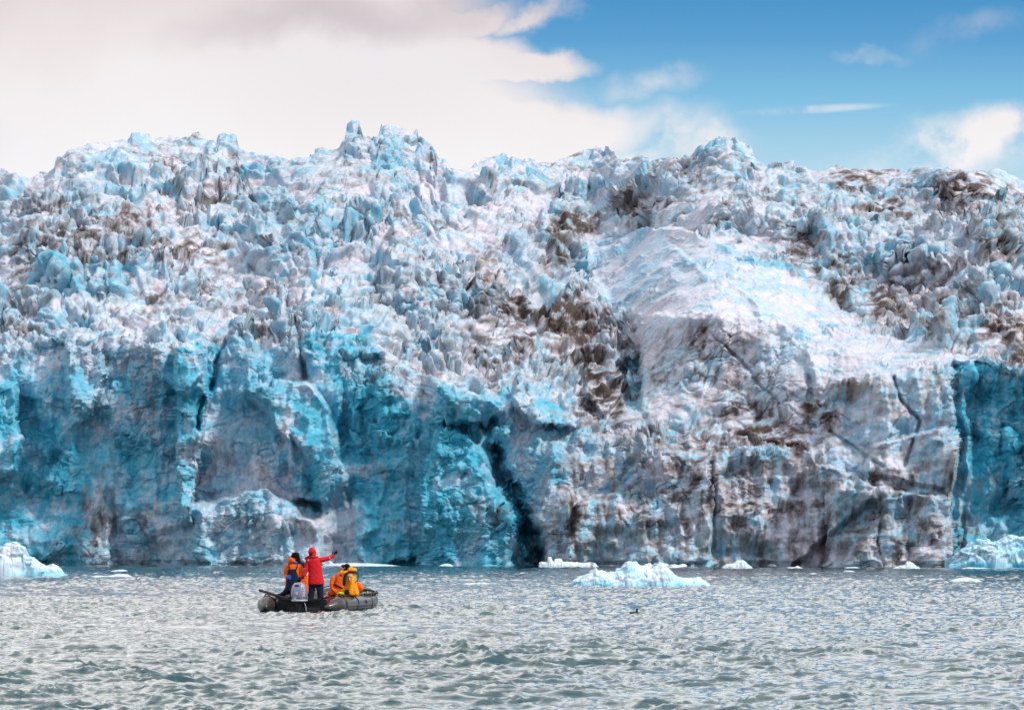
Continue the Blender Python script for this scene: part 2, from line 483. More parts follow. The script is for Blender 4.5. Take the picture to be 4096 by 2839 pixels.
    bl(poly_mask([(-420, 860), (60, 860), (150, 1000), (230, 1060), (190, 1290), (-420, 1290)], 30, 1.5), .62)
    bl(poly_mask([(60, 850), (160, 830), (420, 840), (400, 1150), (180, 1100)], 30, 1.5), .28)
    bl(poly_mask([(395, 780), (480, 750), (500, 830), (440, 950), (430, 1190), (390, 1150), (385, 900)], 14, 1), .30)
    bl(ell_mask(385, 860, 45, 34), .5)
    bl(poly_mask([(520, 800), (720, 850), (750, 1140), (640, 1100), (540, 1000), (500, 900)], 30, 1.5), .18)
    bl(poly_mask([(660, 900), (760, 900), (770, 1140), (680, 1140), (650, 1040)], 16, 1.2), .42)
    bl(poly_mask([(690, 750), (840, 760), (870, 860), (900, 980), (860, 1130), (780, 1130), (760, 880), (690, 840)], 22, 1.4), .66)
    bl(poly_mask([(850, 900), (1010, 930), (1130, 1070), (1200, 1200), (1190, 1290), (800, 1290), (820, 1100), (870, 1050)], 26, 1.4), .62)
    bl(poly_mask([(980, 850), (1120, 880), (1170, 960), (1180, 1080), (1080, 1000), (980, 960)], 22, 1.4), .34)
    bl(line_mask([(1105, 1000), (1135, 1070), (1170, 1140), (1190, 1200)], 20), .3)
    bl(poly_mask([(1150, 900), (1240, 900), (1280, 1000), (1260, 1080), (1190, 1040)], 18, 1.2), .3)
    bl(poly_mask([(2150, 820), (2720, 830), (2720, 1290), (2135, 1290), (2150, 1080)], 8, .4), .85)
    bl(poly_mask([(1400, 810), (1440, 790), (1440, 925), (1412, 920)], 6, .3), .5)
    bl(line_mask([(1620, 560), (1700, 590), (1800, 610), (1810, 640)], 9), .5)
    bl(line_mask([(1500, 560), (1640, 640), (1780, 740), (1900, 790)], 8), .12)
    bl(dome, -.12)
    bl(ell_mask(880, 350, 60, 50), .32); bl(ell_mask(800, 300, 40, 24), .25)
    bl(poly_mask([(560, 440), (760, 400), (880, 480), (700, 560), (560, 520)], 30, 1.5), .2)
    bl(poly_mask([(60, 580), (340, 590), (350, 690), (60, 680)], 20, 1.5), .25)
    bl(poly_mask([(140, 360), (320, 370), (300, 470), (160, 450)], 20, 1.5), .2)
    bl(poly_mask([(700, 580), (1000, 620), (980, 700), (720, 700)], 24, 1.4), .12)
    bl(ell_mask(1900, 440, 120, 50), .16); bl(ell_mask(1920, 560, 60, 90), .25)
    bl(line_mask([(500, 780), (470, 860), (445, 950)], 14), .6)
    bl(poly_mask([(1250, 1000), (2130, 1030), (2130, 1290), (1230, 1290)], 30, 1.2), -.08)
    bl(ell_mask(1920, 1170, 80, 60), .3)

    # dirt bands and debris
    G = new_map(.13)
    def dt(m, v):
        nonlocal G
        G = G + m * f32(v)
    for cx, cy, rx, ry, rot, v in ((390, 350, 40, 26, -30, .5), (470, 440, 60, 22, -10, .6), (240, 470, 60, 18, 10, .5), (140, 540, 120, 30, -8, .7),
                                   (330, 540, 90, 28, 20, .65), (230, 575, 90, 14, 5, .6), (440, 560, 60, 40, 20, .5), (90, 470, 40, 24, 0, .45),
                                   (350, 685, 24, 24, 0, .7), (500, 680, 70, 22, 10, .4), (40, 650, 30, 60, 10, .4), (620, 500, 60, 18, 20, .3),
                                   (1100, 590, 30, 14, 0, .4), (1290, 520, 70, 20, 10, 1.1), (1330, 500, 60, 14, -5, .9), (1460, 450, 45, 14, 0, 1.3),
                                   (1440, 480, 30, 22, 20, .9), (1250, 580, 26, 40, 10, .9), (1070, 660, 20, 22, 0, .9), (1220, 710, 110, 22, 14, 1.0),
                                   (1150, 740, 90, 40, 20, .45), (1320, 770, 60, 70, 0, .55), (1130, 800, 120, 60, 10, .3), (1360, 890, 50, 50, 30, .7),
                                   (1570, 760, 26, 50, 0, .7), (1480, 840, 14, 50, 0, .5), (1620, 830, 90, 60, 0, .35), (1700, 940, 90, 40, 20, .6),
                                   (1840, 930, 34, 46, 0, .8), (1880, 870, 40, 22, 0, .6), (1760, 980, 80, 30, 10, .6), (1500, 360, 80, 16, 5, .5),
                                   (1560, 400, 50, 14, 0, .6), (1920, 400, 60, 26, -20, .8), (2130, 420, 110, 24, 5, .5), (2190, 440, 60, 26, 10, .9),
                                   (2050, 480, 120, 16, 0, .5), (1980, 470, 40, 14, 0, .6), (1800, 560, 40, 70, 20, .6), (1880, 640, 40, 60, 10, .7),
                                   (1990, 680, 50, 46, 10, .9), (2130, 690, 80, 18, 5, .8), (2100, 600, 90, 20, 0, .45), (2230, 560, 40, 60, 0, .5),
                                   (2250, 740, 50, 30, 0, .9), (2290, 790, 20, 50, 0, 1.2), (2100, 760, 70, 16, 15, .6), (1740, 650, 30, 10, 30, .5),
                                   (220, 1170, 34, 110, 4, .8), (330, 1200, 14, 70, 0, .45), (330, 920, 24, 90, 0, .4), (520, 1040, 90, 30, 30, .3),
                                   (690, 1160, 30, 50, 0, .45), (1100, 1150, 40, 30, 0, .4), (860, 1050, 30, 30, 0, .3), (780, 1110, 10, 40, 0, .5),
                                   (1450, 1150, 200, 120, 0, .30), (1700, 1120, 150, 110, 0, .36), (1900, 1180, 140, 90, 0, .28), (2060, 1180, 80, 100, 0, .4),
                                   (1290, 1150, 30, 120, 0, .5), (2110, 1080, 40, 30, 0, .8), (1990, 1070, 60, 12, 0, .5), (1500, 985, 60, 14, 5, .7),
                                   (1600, 1000, 60, 20, 0, .5), (1560, 1070, 20, 40, 0, .5), (2160, 1010, 8, 20, 0, .8), (2240, 1080, 14, 20, 0, .6), (2170, 1180, 30, 60, 0, .3),
                                   (580, 650, 60, 16, 0, .3), (860, 620, 14, 60, 0, .4), (680, 780, 60, 40, 20, .2), (900, 830, 70, 60, 10, .3), (1100, 620, 16, 20, 0, .5)):
        dt(ell_mask(cx, cy, rx, ry, rot, 1.6), v)
    dt(line_mask([(1180, 700), (1260, 730), (1300, 760), (1310, 820), (1360, 880)], 14, 1), .5)
    dt(poly_mask([(1280, 700), (2150, 830), (2150, 1290), (1240, 1290)], 60, 1), .12)
    dt(dome, -.14)
    dt(poly_mask([(-420, 860), (400, 840), (1180, 900), (1230, 1300), (-420, 1300)], 30, 1), -.06)
    # rust-yellow stain
    Yl = new_map()
    for cx, cy, rx, ry in ((1115, 620, 20, 30), (1080, 600, 24, 10), (1270, 760, 16, 26), (1115, 880, 8, 14), (215, 1150, 10, 40), (1210, 600, 16, 20), (2010, 930, 10, 30), (580, 650, 30, 10), (1940, 870, 40, 30), (2095, 860, 16, 60)):
        Yl = Yl + ell_mask(cx, cy, rx, ry, 0, 1)
    C = line_mask([(505, 770), (480, 850), (455, 900), (445, 960)], 5, .2)
    return r.astype(f32), P.astype(f32), np.clip(A, .05, 1.2).astype(f32), B.astype(f32), G.astype(f32), Yl.astype(f32), k.astype(f32), dome.astype(f32), face.astype(f32)

def box_blur(a, n, it=2):
    for _ in range(it):
        for ax in (0, 1):
            p = np.pad(a, [(n, n) if i == ax else (0, 0) for i in range(2)], 'edge')
            c = np.cumsum(np.insert(p, 0, 0, axis=ax), axis=ax, dtype=np.float64)
            m = a.shape[ax]; w = 2 * n + 1
            a = ((c.take(range(w, w + m), ax) - c.take(range(0, m), ax)) / w).astype(f32)
    return a

def grid_normals(X, Y, Z):
    ax = [np.gradient(v, axis=1) for v in (X, Y, Z)]
    ay = [np.gradient(v, axis=0) for v in (X, Y, Z)]
    n = [ax[1] * ay[2] - ax[2] * ay[1], ax[2] * ay[0] - ax[0] * ay[2], ax[0] * ay[1] - ax[1] * ay[0]]
    l = np.sqrt(n[0] ** 2 + n[1] ** 2 + n[2] ** 2) + 1e-9
    return [c / l for c in n]

def grid_mesh(name, X, Y, Z, flip=False, attr=None, smooth=True):
    h, w = X.shape
    me = bpy.data.meshes.new(name)
    co = np.stack([X, Y, Z], -1).reshape(-1, 3).astype(f32)
    idx = np.arange(h * w, dtype=np.int32).reshape(h, w)
    q = np.stack([idx[:-1, :-1], idx[:-1, 1:], idx[1:, 1:], idx[1:, :-1]], -1).reshape(-1, 4)
    if flip:
        q = q[:, ::-1]
    nf = len(q)
    me.vertices.add(len(co)); me.vertices.foreach_set('co', co.ravel())
    me.loops.add(nf * 4); me.loops.foreach_set('vertex_index', np.ascontiguousarray(q).ravel())
    me.polygons.add(nf); me.polygons.foreach_set('loop_start', np.arange(nf, dtype=np.int32) * 4)
    me.polygons.foreach_set('loop_total', np.full(nf, 4, np.int32))
    me.polygons.foreach_set('use_smooth', np.full(nf, smooth, bool))
    me.update(calc_edges=True)
    for k, v in (attr or {}).items():
        at = me.color_attributes.new(k, 'FLOAT_COLOR', 'POINT')
        at.data.foreach_set('color', np.ascontiguousarray(v, dtype=f32).ravel())
    return me

def link(name, me, mat=None, parent=None):
    o = bpy.data.objects.new(name, me)
    SC.collection.objects.link(o)
    if mat:
        me.materials.append(mat)
    if parent:
        o.parent = parent
    return o

def new_mat(name):
    m = bpy.data.materials.new(name)
    m.use_nodes = True
    nt = m.node_tree
    return m, nt, nt.nodes['Principled BSDF']

def ice_material():
    m, nt, p = new_mat('glacier_ice')
    L = nt.links
    at = N(nt, 'ShaderNodeAttribute'); at.attribute_name = 'ice'
    sp = N(nt, 'ShaderNodeSeparateColor'); L.new(at.outputs['Color'], sp.inputs[0])
    blue, dirt, rust = sp.outputs
    geo = N(nt, 'ShaderNodeNewGeometry'); pos = geo.outputs['Position']
    n1 = NOISE(nt, pos, .9, 6, .68, .4)
    n2 = NOISE(nt, pos, 3.2, 5, .7)
    b = MATH(nt, 'ADD', blue, MATH(nt, 'MULTIPLY', MATH(nt, 'SUBTRACT', n1, .5), .9))
    b = MATH(nt, 'ADD', b, MATH(nt, 'MULTIPLY', MATH(nt, 'SUBTRACT', n2, .5), .6))
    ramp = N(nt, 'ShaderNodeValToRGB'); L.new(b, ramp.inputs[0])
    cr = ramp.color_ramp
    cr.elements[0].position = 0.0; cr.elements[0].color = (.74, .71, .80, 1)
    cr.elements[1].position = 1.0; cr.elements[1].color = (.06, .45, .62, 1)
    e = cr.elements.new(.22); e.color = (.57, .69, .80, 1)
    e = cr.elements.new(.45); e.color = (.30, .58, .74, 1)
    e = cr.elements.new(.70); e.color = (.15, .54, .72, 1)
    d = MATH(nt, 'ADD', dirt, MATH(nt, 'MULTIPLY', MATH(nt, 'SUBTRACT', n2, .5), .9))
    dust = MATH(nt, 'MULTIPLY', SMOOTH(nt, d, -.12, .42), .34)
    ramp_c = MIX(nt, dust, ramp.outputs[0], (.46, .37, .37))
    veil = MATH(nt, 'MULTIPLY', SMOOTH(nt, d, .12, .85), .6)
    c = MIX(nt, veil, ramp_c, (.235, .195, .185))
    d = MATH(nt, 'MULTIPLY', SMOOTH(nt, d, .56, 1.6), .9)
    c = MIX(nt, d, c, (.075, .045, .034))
    c = MIX(nt, MATH(nt, 'MULTIPLY', rust, .6), c, (.36, .20, .07))
    L.new(c, p.inputs['Base Color'])
    p.inputs['Roughness'].default_value = .55
    p.inputs['Specular IOR Level'].default_value = .25
    bn = NOISE(nt, pos, 1.6, 8, .72)
    bump = N(nt, 'ShaderNodeBump'); L.new(bn, bump.inputs['Height'])
    bump.inputs['Strength'].default_value = .6; bump.inputs['Distance'].default_value = .8
    L.new(bump.outputs[0], p.inputs['Normal'])
    return m

def front_dist(x):
    return 405 - 60 * np.clip((x - 0) / 2303, -.15, 1.15)

def build_glacier(NX=1560, NY=1080):
    r, P, A, B, G, Yl, K, dome, face = glacier_maps()
    DM, FC = dome, face
    x1 = np.linspace(-400, 2700, NX, dtype=f32)
    # finer columns inside the view
    v1 = np.linspace(0, 1, NY, dtype=f32)
    sky = np.interp(x1, _sx, _sy).astype(f32)
    X2 = np.broadcast_to(x1, (NY, NX)).copy()
    kx = np.exp(-np.linspace(-3, 3, 121) ** 2); kx /= kx.sum()
    skys = np.convolve(np.pad(sky, 60, 'edge'), kx, 'valid').astype(f32)
    Y2 = skys[None, :] + v1[:, None] * (1322 - skys[None, :]) + (sky - skys)[None, :] * (1 - v1[:, None]) ** 9
    Y2 = Y2.astype(f32)
    # recession from the waterline upward, integrated on the map
    rr = r[::-1] * MS
    cum = np.cumsum(rr, axis=0)[::-1]
    # zero at waterline
    iw = int((1275 - MY0) / MS)
    cum = cum - cum[iw:iw + 1]
    mxd = cum.max(axis=0)
    D = np.clip(cum, -2, None)
    # keep neighbouring columns together: the lie of the ice is smooth sideways
    bl = box_blur(D, 24, 3)
    dh = D
    for _ in range(2):
        p_ = np.pad(dh, ((0, 0), (30, 30)), 'edge')
        c_ = np.cumsum(np.insert(p_, 0, 0, axis=1), axis=1, dtype=np.float64)
        dh = ((c_[:, 61:] - c_[:, :-61]) / 61).astype(f32)
    D = dh * .75 + bl * .25
    D = box_blur(D, 2, 1)
    D = D + P
    Dv = samp(D, X2, Y2) + front_dist(X2)
    X = (X2 - XC) / F * Dv; Yw = Dv; Z = CAMH + (Y0 - Y2) / F * Dv
    # arclength coordinates
    dz = np.diff(Z, axis=0); dy = np.diff(box_blur(Dv, 3), axis=0)
    t = np.zeros_like(Z); t[1:] = np.cumsum(np.sqrt(dz ** 2 + (dy * .6) ** 2), axis=0)
    t = t[-1:] - t
    t = box_blur(t, 10, 2)
    s = X
    a = samp(A, X2, Y2); k = samp(K, X2, Y2)
    sm = [box_blur(v, 26, 2) for v in (X, Yw, Z)]
    n = grid_normals(*sm)
    sg = np.where(n[1] > 0, -1, 1)
    n = [c * sg for c in n]
    n = [np.clip(n[0], -.5, .5) * .6, -(.75 + .25 * (1 - k)), .62 * k + .06]
    ln = np.sqrt(n[0] ** 2 + n[1] ** 2 + n[2] ** 2); n = [c / ln for c in n]
    top = sstep(0, .08, v1)[:, None]
    edge = .42 + .58 * top
    edge = edge * (1 - .6 * (1 - top) * sstep(1840, 1900, X2))
    # tiers: the slope climbs in uneven steps that wander and split
    ztie = Z + 5.5 * fbm(X / 45, Yw / 60, 131, 4) + .06 * X
    def tier(z, st_, sharp):
        q = z / st_
        f_ = q - np.floor(q)
        return (np.floor(q) + sstep(.5 - sharp, .5 + sharp, f_) - q) * st_
    TZ = tier(ztie, 6.0, .2) * .55 + tier(ztie * .9 + 2.5 * fbm(X / 14, Yw / 18, 133, 3) + 40, 2.4, .2) * .62
    TZ = TZ * k * np.clip(a, .05, 1) * edge
    TZ = box_blur(TZ, 1, 1)
    # big blocks
    h1, e1, c1 = blocks(s, t, 11.0, 3, tilt=.32, crev=.16, crevw=.06, asp=1.2, step=.9)
    h2, e2, c2 = blocks(s + 3, t, 5.2, 5, tilt=.34, crev=.28, crevw=.09, asp=1.0, step=1.05)
    h2b, e2b, c2b = blocks(s + 31, t + .3 * s, 6.4, 45, tilt=.28, crev=.14, crevw=.07, asp=.6, step=.95, warp=.5)
    rid = fbm(s / 6, t / 16, 71, 4, .55, ridge=True)
    H = (h1 * .38 + h2 * .42 + h2b * .24 * (.5 + k * .8)) * a * edge * (.6 + .4 * k) + rid * (1 - k) * .6 * (a + .15)
    # vertical flutes on sheer faces
    fl = fbm(s / 1.9, t / 13, 75, 4, .6, ridge=True)
    H = H + fl * .45 * (1 - .7 * k) * np.clip(a + .25, 0, 1)
    H = box_blur(H, 1, 2)
    nx, ny, nz = n
    X = X + nx * H; Yw = Yw + ny * H; Z = Z + nz * H + TZ
    # smaller blocks on the new surface
    sm = [box_blur(v, 5, 2) for v in (X, Yw, Z)]
    n = grid_normals(*sm)
    sg = np.where(n[1] > .35, -1, 1)
    n = [c * sg for c in n]
    n = [n[0] * .5, n[1] * .8 - .25, n[2] * .75 + .08 * k]
    ln = np.sqrt(n[0] ** 2 + n[1] ** 2 + n[2] ** 2); n = [c / ln for c in n]
    steep = 1 - np.clip(n[2], 0, 1)
    # from here on the pattern follows the surface as it now lies
    s2 = X; t2 = Z + .42 * Yw
    h3, e3, c3 = blocks(s2, t2 + 7, 3.5, 7, tilt=.5, crev=.55, crevw=.13, asp=.72, step=.9, dome=.45)
    h4, e4, c4 = blocks(s2, t2 + 17, 1.35, 9, tilt=.6, crev=.6, crevw=.18, asp=.9, step=.95, dome=.35)
    h5, e5, c5 = blocks(s2 + 5, t2 + 2, .66, 19, tilt=.8, crev=.4, crevw=.2, step=.9, dome=.2)
    f3 = .6 * fbm(s2 / 1.2, t2 / 1.3, 81, 5, .6) + .3 * fbm(s2 / 1.8, t2 / 1.9, 82, 4, .6, ridge=True)
    f2 = fbm(s2 / 5.0, t2 / 5.0, 83, 4, .5)
    rough = .10 + 1.1 * sstep(-.12, .22, fbm(s / 16, t / 11, 85, 3))
    r3 = .30 + .9 * sstep(-.25, .25, fbm(s / 12 + 40, t / 9, 86, 3))
    h3 = box_blur(h3, 1, 1)
    hc, ec, cc = blocks(s2 + 9, t2 * .7, 2.6, 27, tilt=1.0, crev=.10, crevw=.05, step=.5, warp=.5)
    hc2, ec2, cc2 = blocks(s2 + 19, t2 * .8, 1.1, 29, tilt=1.1, crev=.15, crevw=.08, step=.6, warp=.5)
    kk = .30 + .70 * k
    h3 = h3 * kk + (hc + hc2 * 1.2) * (1 - k) * .85; h4 = h4 * kk
    H2 = (h3 * .54 * (.45 + c2) * r3 + h4 * .50 * rough) * a + h5 * .36 * (rough * .7 + .15 + .5 * (1 - k)) * (a + .1) + f3 * .26 * (a + .25) + f2 * .8 * (a * .5 + .3)
    # fine long cracks where the ice is smooth
    cr1 = np.abs(fbm(s / 9 + .3 * fbm(s / 3, t / 3, 91, 3), t / 16, 93, 3))
    cr2 = np.abs(fbm(s / 16, (t - .45 * s) / 5 + .3 * fbm(s / 3, t / 3, 92, 3), 95, 3))
    gate = sstep(.0, .3, fbm(s / 12, t / 12, 97, 2) + .1)
    crack = (np.exp(-(cr1 / .014) ** 2) + .8 * np.exp(-(cr2 / .016) ** 2)) * gate
    H2 = H2 - crack * .45 * (1.1 - .6 * a)
    H2 = H2 * edge - 1.1 * (1 - sstep(.1, .9, Z)) * (.6 + .8 * perlin(s / 5, s * 0, 98))
    X = X + n[0] * H2; Yw = Yw + n[1] * H2; Z = Z + n[2] * H2
    # colours
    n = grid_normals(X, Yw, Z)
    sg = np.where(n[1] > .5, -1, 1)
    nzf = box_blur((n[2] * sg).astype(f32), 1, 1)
    s = X; t = Z + .42 * Yw
    b = samp(B, X2, Y2)
    pat = .45 * fbm(s / 7, t / 9, 101, 5, .6) + .24 * (sstep(-.12, .12, fbm(s / 2.6, t / 3.2, 103, 5, .62)) - .5) + .13 * (sstep(-.1, .1, fbm(s / .9, t / 1.1, 105, 4, .6)) - .5)
    cellb = (c2 - .5) * .16 + (c3 - .5) * .30 + (c1 - .5) * .12
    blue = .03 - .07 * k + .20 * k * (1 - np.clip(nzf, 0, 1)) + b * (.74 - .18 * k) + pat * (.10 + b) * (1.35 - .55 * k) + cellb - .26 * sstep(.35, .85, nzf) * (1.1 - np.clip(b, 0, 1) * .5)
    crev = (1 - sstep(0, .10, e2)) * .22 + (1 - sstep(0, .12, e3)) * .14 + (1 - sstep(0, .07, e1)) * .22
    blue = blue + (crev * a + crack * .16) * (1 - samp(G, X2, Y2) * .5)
    g = samp(G, X2, Y2) * 1.25
    tl = t - .10 * s
    g = g + k * (.26 * sstep(.10, .36, fbm(s / 22, tl / 5.5, 141, 4)) + .14 * sstep(.0, .3, fbm(s / 6, tl / 2.5, 143, 3)))
    g = g * (1 - .7 * samp(DM, X2, Y2)) - .20 * samp(FC, X2, Y2)
    st = fbm(s / .95 + .4 * fbm(s / 2, t / 2, 110, 2), t / 4.2, 111, 5, .6)          # vertical runs
    st2 = fbm(s / 3.5, t / 1.6, 113, 4, .6)        # lying bands
    stc = np.where(steep > .55, st, st2) * .55 + fbm(s / 2.2, t / 2.2, 115, 4, .6) * .5
    dirt = g * (.8 + 2.4 * stc) + (.25 + 1.6 * np.clip(g, 0, .5)) * (stc - .05) + (.13 + .45 * np.clip(g, 0, .7)) * ((1 - sstep(0, .13, e3)) + .6 * (1 - sstep(0, .14, e4)) * rough) * k  # dirt, deepened along crevices to paint shade contrast between the blocks
    dirt = dirt - .10 * np.clip(b, 0, 1)
    rust = samp(Yl, X2, Y2) * sstep(-.2, .3, st)
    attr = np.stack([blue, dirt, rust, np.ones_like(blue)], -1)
    # lower edge under water; back of the ice beyond the skyline
    nb = 40
    bx = np.repeat(X[:1], nb, 0); by = np.repeat(Yw[:1], nb, 0); bz = np.repeat(Z[:1], nb, 0)
    q = (np.arange(nb, 0, -1, dtype=f32) / nb)[:, None]
    back = 140 * q ** 1.6
    by = by + back; bx = bx * (1 + back / 400)
    bz = bz - 9 * q + .8 * fbm(bx / 9, by / 9, 121, 4) * sstep(0, .2, q) * 3
    X = np.vstack([bx, X]); Yw = np.vstack([by, Yw]); Z = np.vstack([bz, Z])
    # foot carried below the water
    X = np.vstack([X, X[-1:]]); Yw = np.vstack([Yw, Yw[-1:]]); Z = np.vstack([Z, np.full_like(Z[-1:], -6)])
    attr = np.concatenate([np.repeat(attr[:1], nb, 0), attr, attr[-1:]], 0)
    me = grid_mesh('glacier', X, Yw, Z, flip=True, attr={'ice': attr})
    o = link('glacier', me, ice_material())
    o['kind'] = 'structure'
    o['label'] = 'broken blue and white glacier front with dirty seracs rising from the water'
    return o
build_glacier()
#@@WATER
# ------------------------------------------------------------------ water
def water_material():
    m, nt, p = new_mat('sea_water')
    L = nt.links
    geo = N(nt, 'ShaderNodeNewGeometry'); pos = geo.outputs['Position']
    mp = N(nt, 'ShaderNodeMapping'); L.new(pos, mp.inputs[0])
    mp.inputs['Scale'].default_value = (.6, 1.2, 1)
    mp.inputs['Rotation'].default_value = (0, 0, .3)
    b = NOISE(nt, mp.outputs[0], 5.0, 5, .6, .3)
    bump = N(nt, 'ShaderNodeBump'); L.new(b, bump.inputs['Height'])
    bump.inputs['Strength'].default_value = .35; bump.inputs['Distance'].default_value = .05
    L.new(bump.outputs[0], p.inputs['Normal'])
    big = NOISE(nt, pos, .07, 3, .5)
    c = MIX(nt, big, (.003, .045, .050), (.006, .058, .060))
    L.new(c, p.inputs['Base Color'])
    p.inputs['Roughness'].default_value = .08
    p.inputs['IOR'].default_value = 1.36
    p.inputs['Coat Weight'].default_value = 1.0
    p.inputs['Coat Roughness'].default_value = .09
    p.inputs['Coat IOR'].default_value = 1.5
    p.inputs['Specular IOR Level'].default_value = .62
    return m

def wave_height(X, Y, sp):
    """choppy sea; sp = local mesh spacing, short waves fade where the mesh cannot carry them"""
    a = math.radians(14)
    u = X * math.cos(a) + Y * math.sin(a); v = -X * math.sin(a) + Y * math.cos(a)
    wu = fbm(u / 2.5, v / 2.5, 201, 2) * .5; wv = fbm(u / 2.5 + 7, v / 2.5, 202, 2) * .5
    u = u + wu; v = v + wv
    h = 0
    gust = (.85 + .5 * fbm(X / 14, Y / 20, 203, 2)) * (.75 + .7 * np.clip(fbm(X / 1.7, Y / 2.6, 204, 3), -.4, 1))
    for lam, amp, asp, sd in ((5.2, .045, 1.8, 211), (2.1, .055, 2.6, 213), (1.05, .092, 3.0, 217), (.55, .070, 2.7, 219), (.30, .028, 2.2, 223)):
        n = perlin(u / lam / asp * 2, v / lam * 2 * .5 * 2, sd)
        n2 = perlin(u / lam / asp * 2.1 + 31 + v / lam * .5, v / lam * 1.9 - u / lam * .25, sd + 1)
        r = (1 - 2.2 * np.abs(n)) * .6 + (1 - 2.2 * np.abs(n2)) * .4
        r = np.where(r > 0, r * r * .7 + r * .5, r * .5)
        fade = 1 - sstep(.30, .75, sp / lam)
        h = h + amp * r * fade * (gust if lam < 3 else 1)
    return h

def build_water():
    D = [11.0]
    while D[-1] < 460:
        d = D[-1]
        D.append(d + max(.05, min(d * d / 12795 * .62, .05 + (d - 30) * .0015) if d > 30 else .05 + (30 - d) * .03))
    D = np.array(D, f32)
    sx = np.concatenate([np.linspace(-.42, -.195, 50)[:-1], np.linspace(-.195, .195, 860), np.linspace(.195, .42, 50)[1:]]).astype(f32)
    X = sx[None, :] * D[:, None]; Y = np.repeat(D[:, None], len(sx), 1)
    sp = np.gradient(D)[:, None] * np.ones_like(X)
    Z = wave_height(X, Y, sp)
    me = grid_mesh('water', X, Y, Z.astype(f32), flip=False)
    o = link('water', me, water_material())
    o['kind'] = 'structure'
    # the rest of the sea, out to the horizon on every side
    bm = bmesh.new()
    R = 4000
    vs_ = [bm.verts.new(v) for v in ((-R, -R, -.4), (R, -R, -.4), (R, R, -.4), (-R, R, -.4))]
    bm.faces.new(vs_)
    me2 = bpy.data.meshes.new('open_sea'); bm.to_mesh(me2); bm.free()
    o2 = link('open_sea', me2, me.materials[0])
    o2['kind'] = 'structure'
build_water()

# ------------------------------------------------------------------ floating ice
def floe_material(name, ramp_cols, sss=.0):
    m, nt, p = new_mat(name)
    L = nt.links
    at = N(nt, 'ShaderNodeAttribute'); at.attribute_name = 'ice'
    sp = N(nt, 'ShaderNodeSeparateColor'); L.new(at.outputs['Color'], sp.inputs[0])
    geo = N(nt, 'ShaderNodeNewGeometry'); pos = geo.outputs['Position']
    n1 = NOISE(nt, pos, 2.2, 5, .65)
    b = MATH(nt, 'ADD', sp.outputs[0], MATH(nt, 'MULTIPLY', MATH(nt, 'SUBTRACT', n1, .5), .5))
    ramp = N(nt, 'ShaderNodeValToRGB'); L.new(b, ramp.inputs[0])
    cr = ramp.color_ramp
    cr.elements[0].position = 0.1; cr.elements[0].color = (*ramp_cols[0], 1)
    cr.elements[1].position = 1.0; cr.elements[1].color = (*ramp_cols[2], 1)
    e = cr.elements.new(.5); e.color = (*ramp_cols[1], 1)
    c = MIX(nt, SMOOTH(nt, sp.outputs[1], .3, .8), ramp.outputs[0], (.16, .11, .085))
    L.new(c, p.inputs['Base Color'])
    p.inputs['Roughness'].default_value = .4
    p.inputs['Specular IOR Level'].default_value = .35
    if sss:
        p.inputs['Subsurface Weight'].default_value = sss
        p.inputs['Subsurface Radius'].default_value = (.15, .5, .8)
        p.inputs['Subsurface Scale'].default_value = .35
    bn = NOISE(nt, pos, 5, 6, .65)
    bump = N(nt, 'ShaderNodeBump'); L.new(bn, bump.inputs['Height'])
    bump.inputs['Strength'].default_value = .4; bump.inputs['Distance'].default_value = .12
    L.new(bump.outputs[0], p.inputs['Normal'])
    return m
M_FLOE = floe_material('iceberg_ice', ((.68, .76, .84), (.36, .68, .84), (.04, .46, .70)), .5)
M_FLAT = floe_material('wet_floe_ice', ((.66, .73, .80), (.42, .64, .76), (.18, .48, .64)), .2)

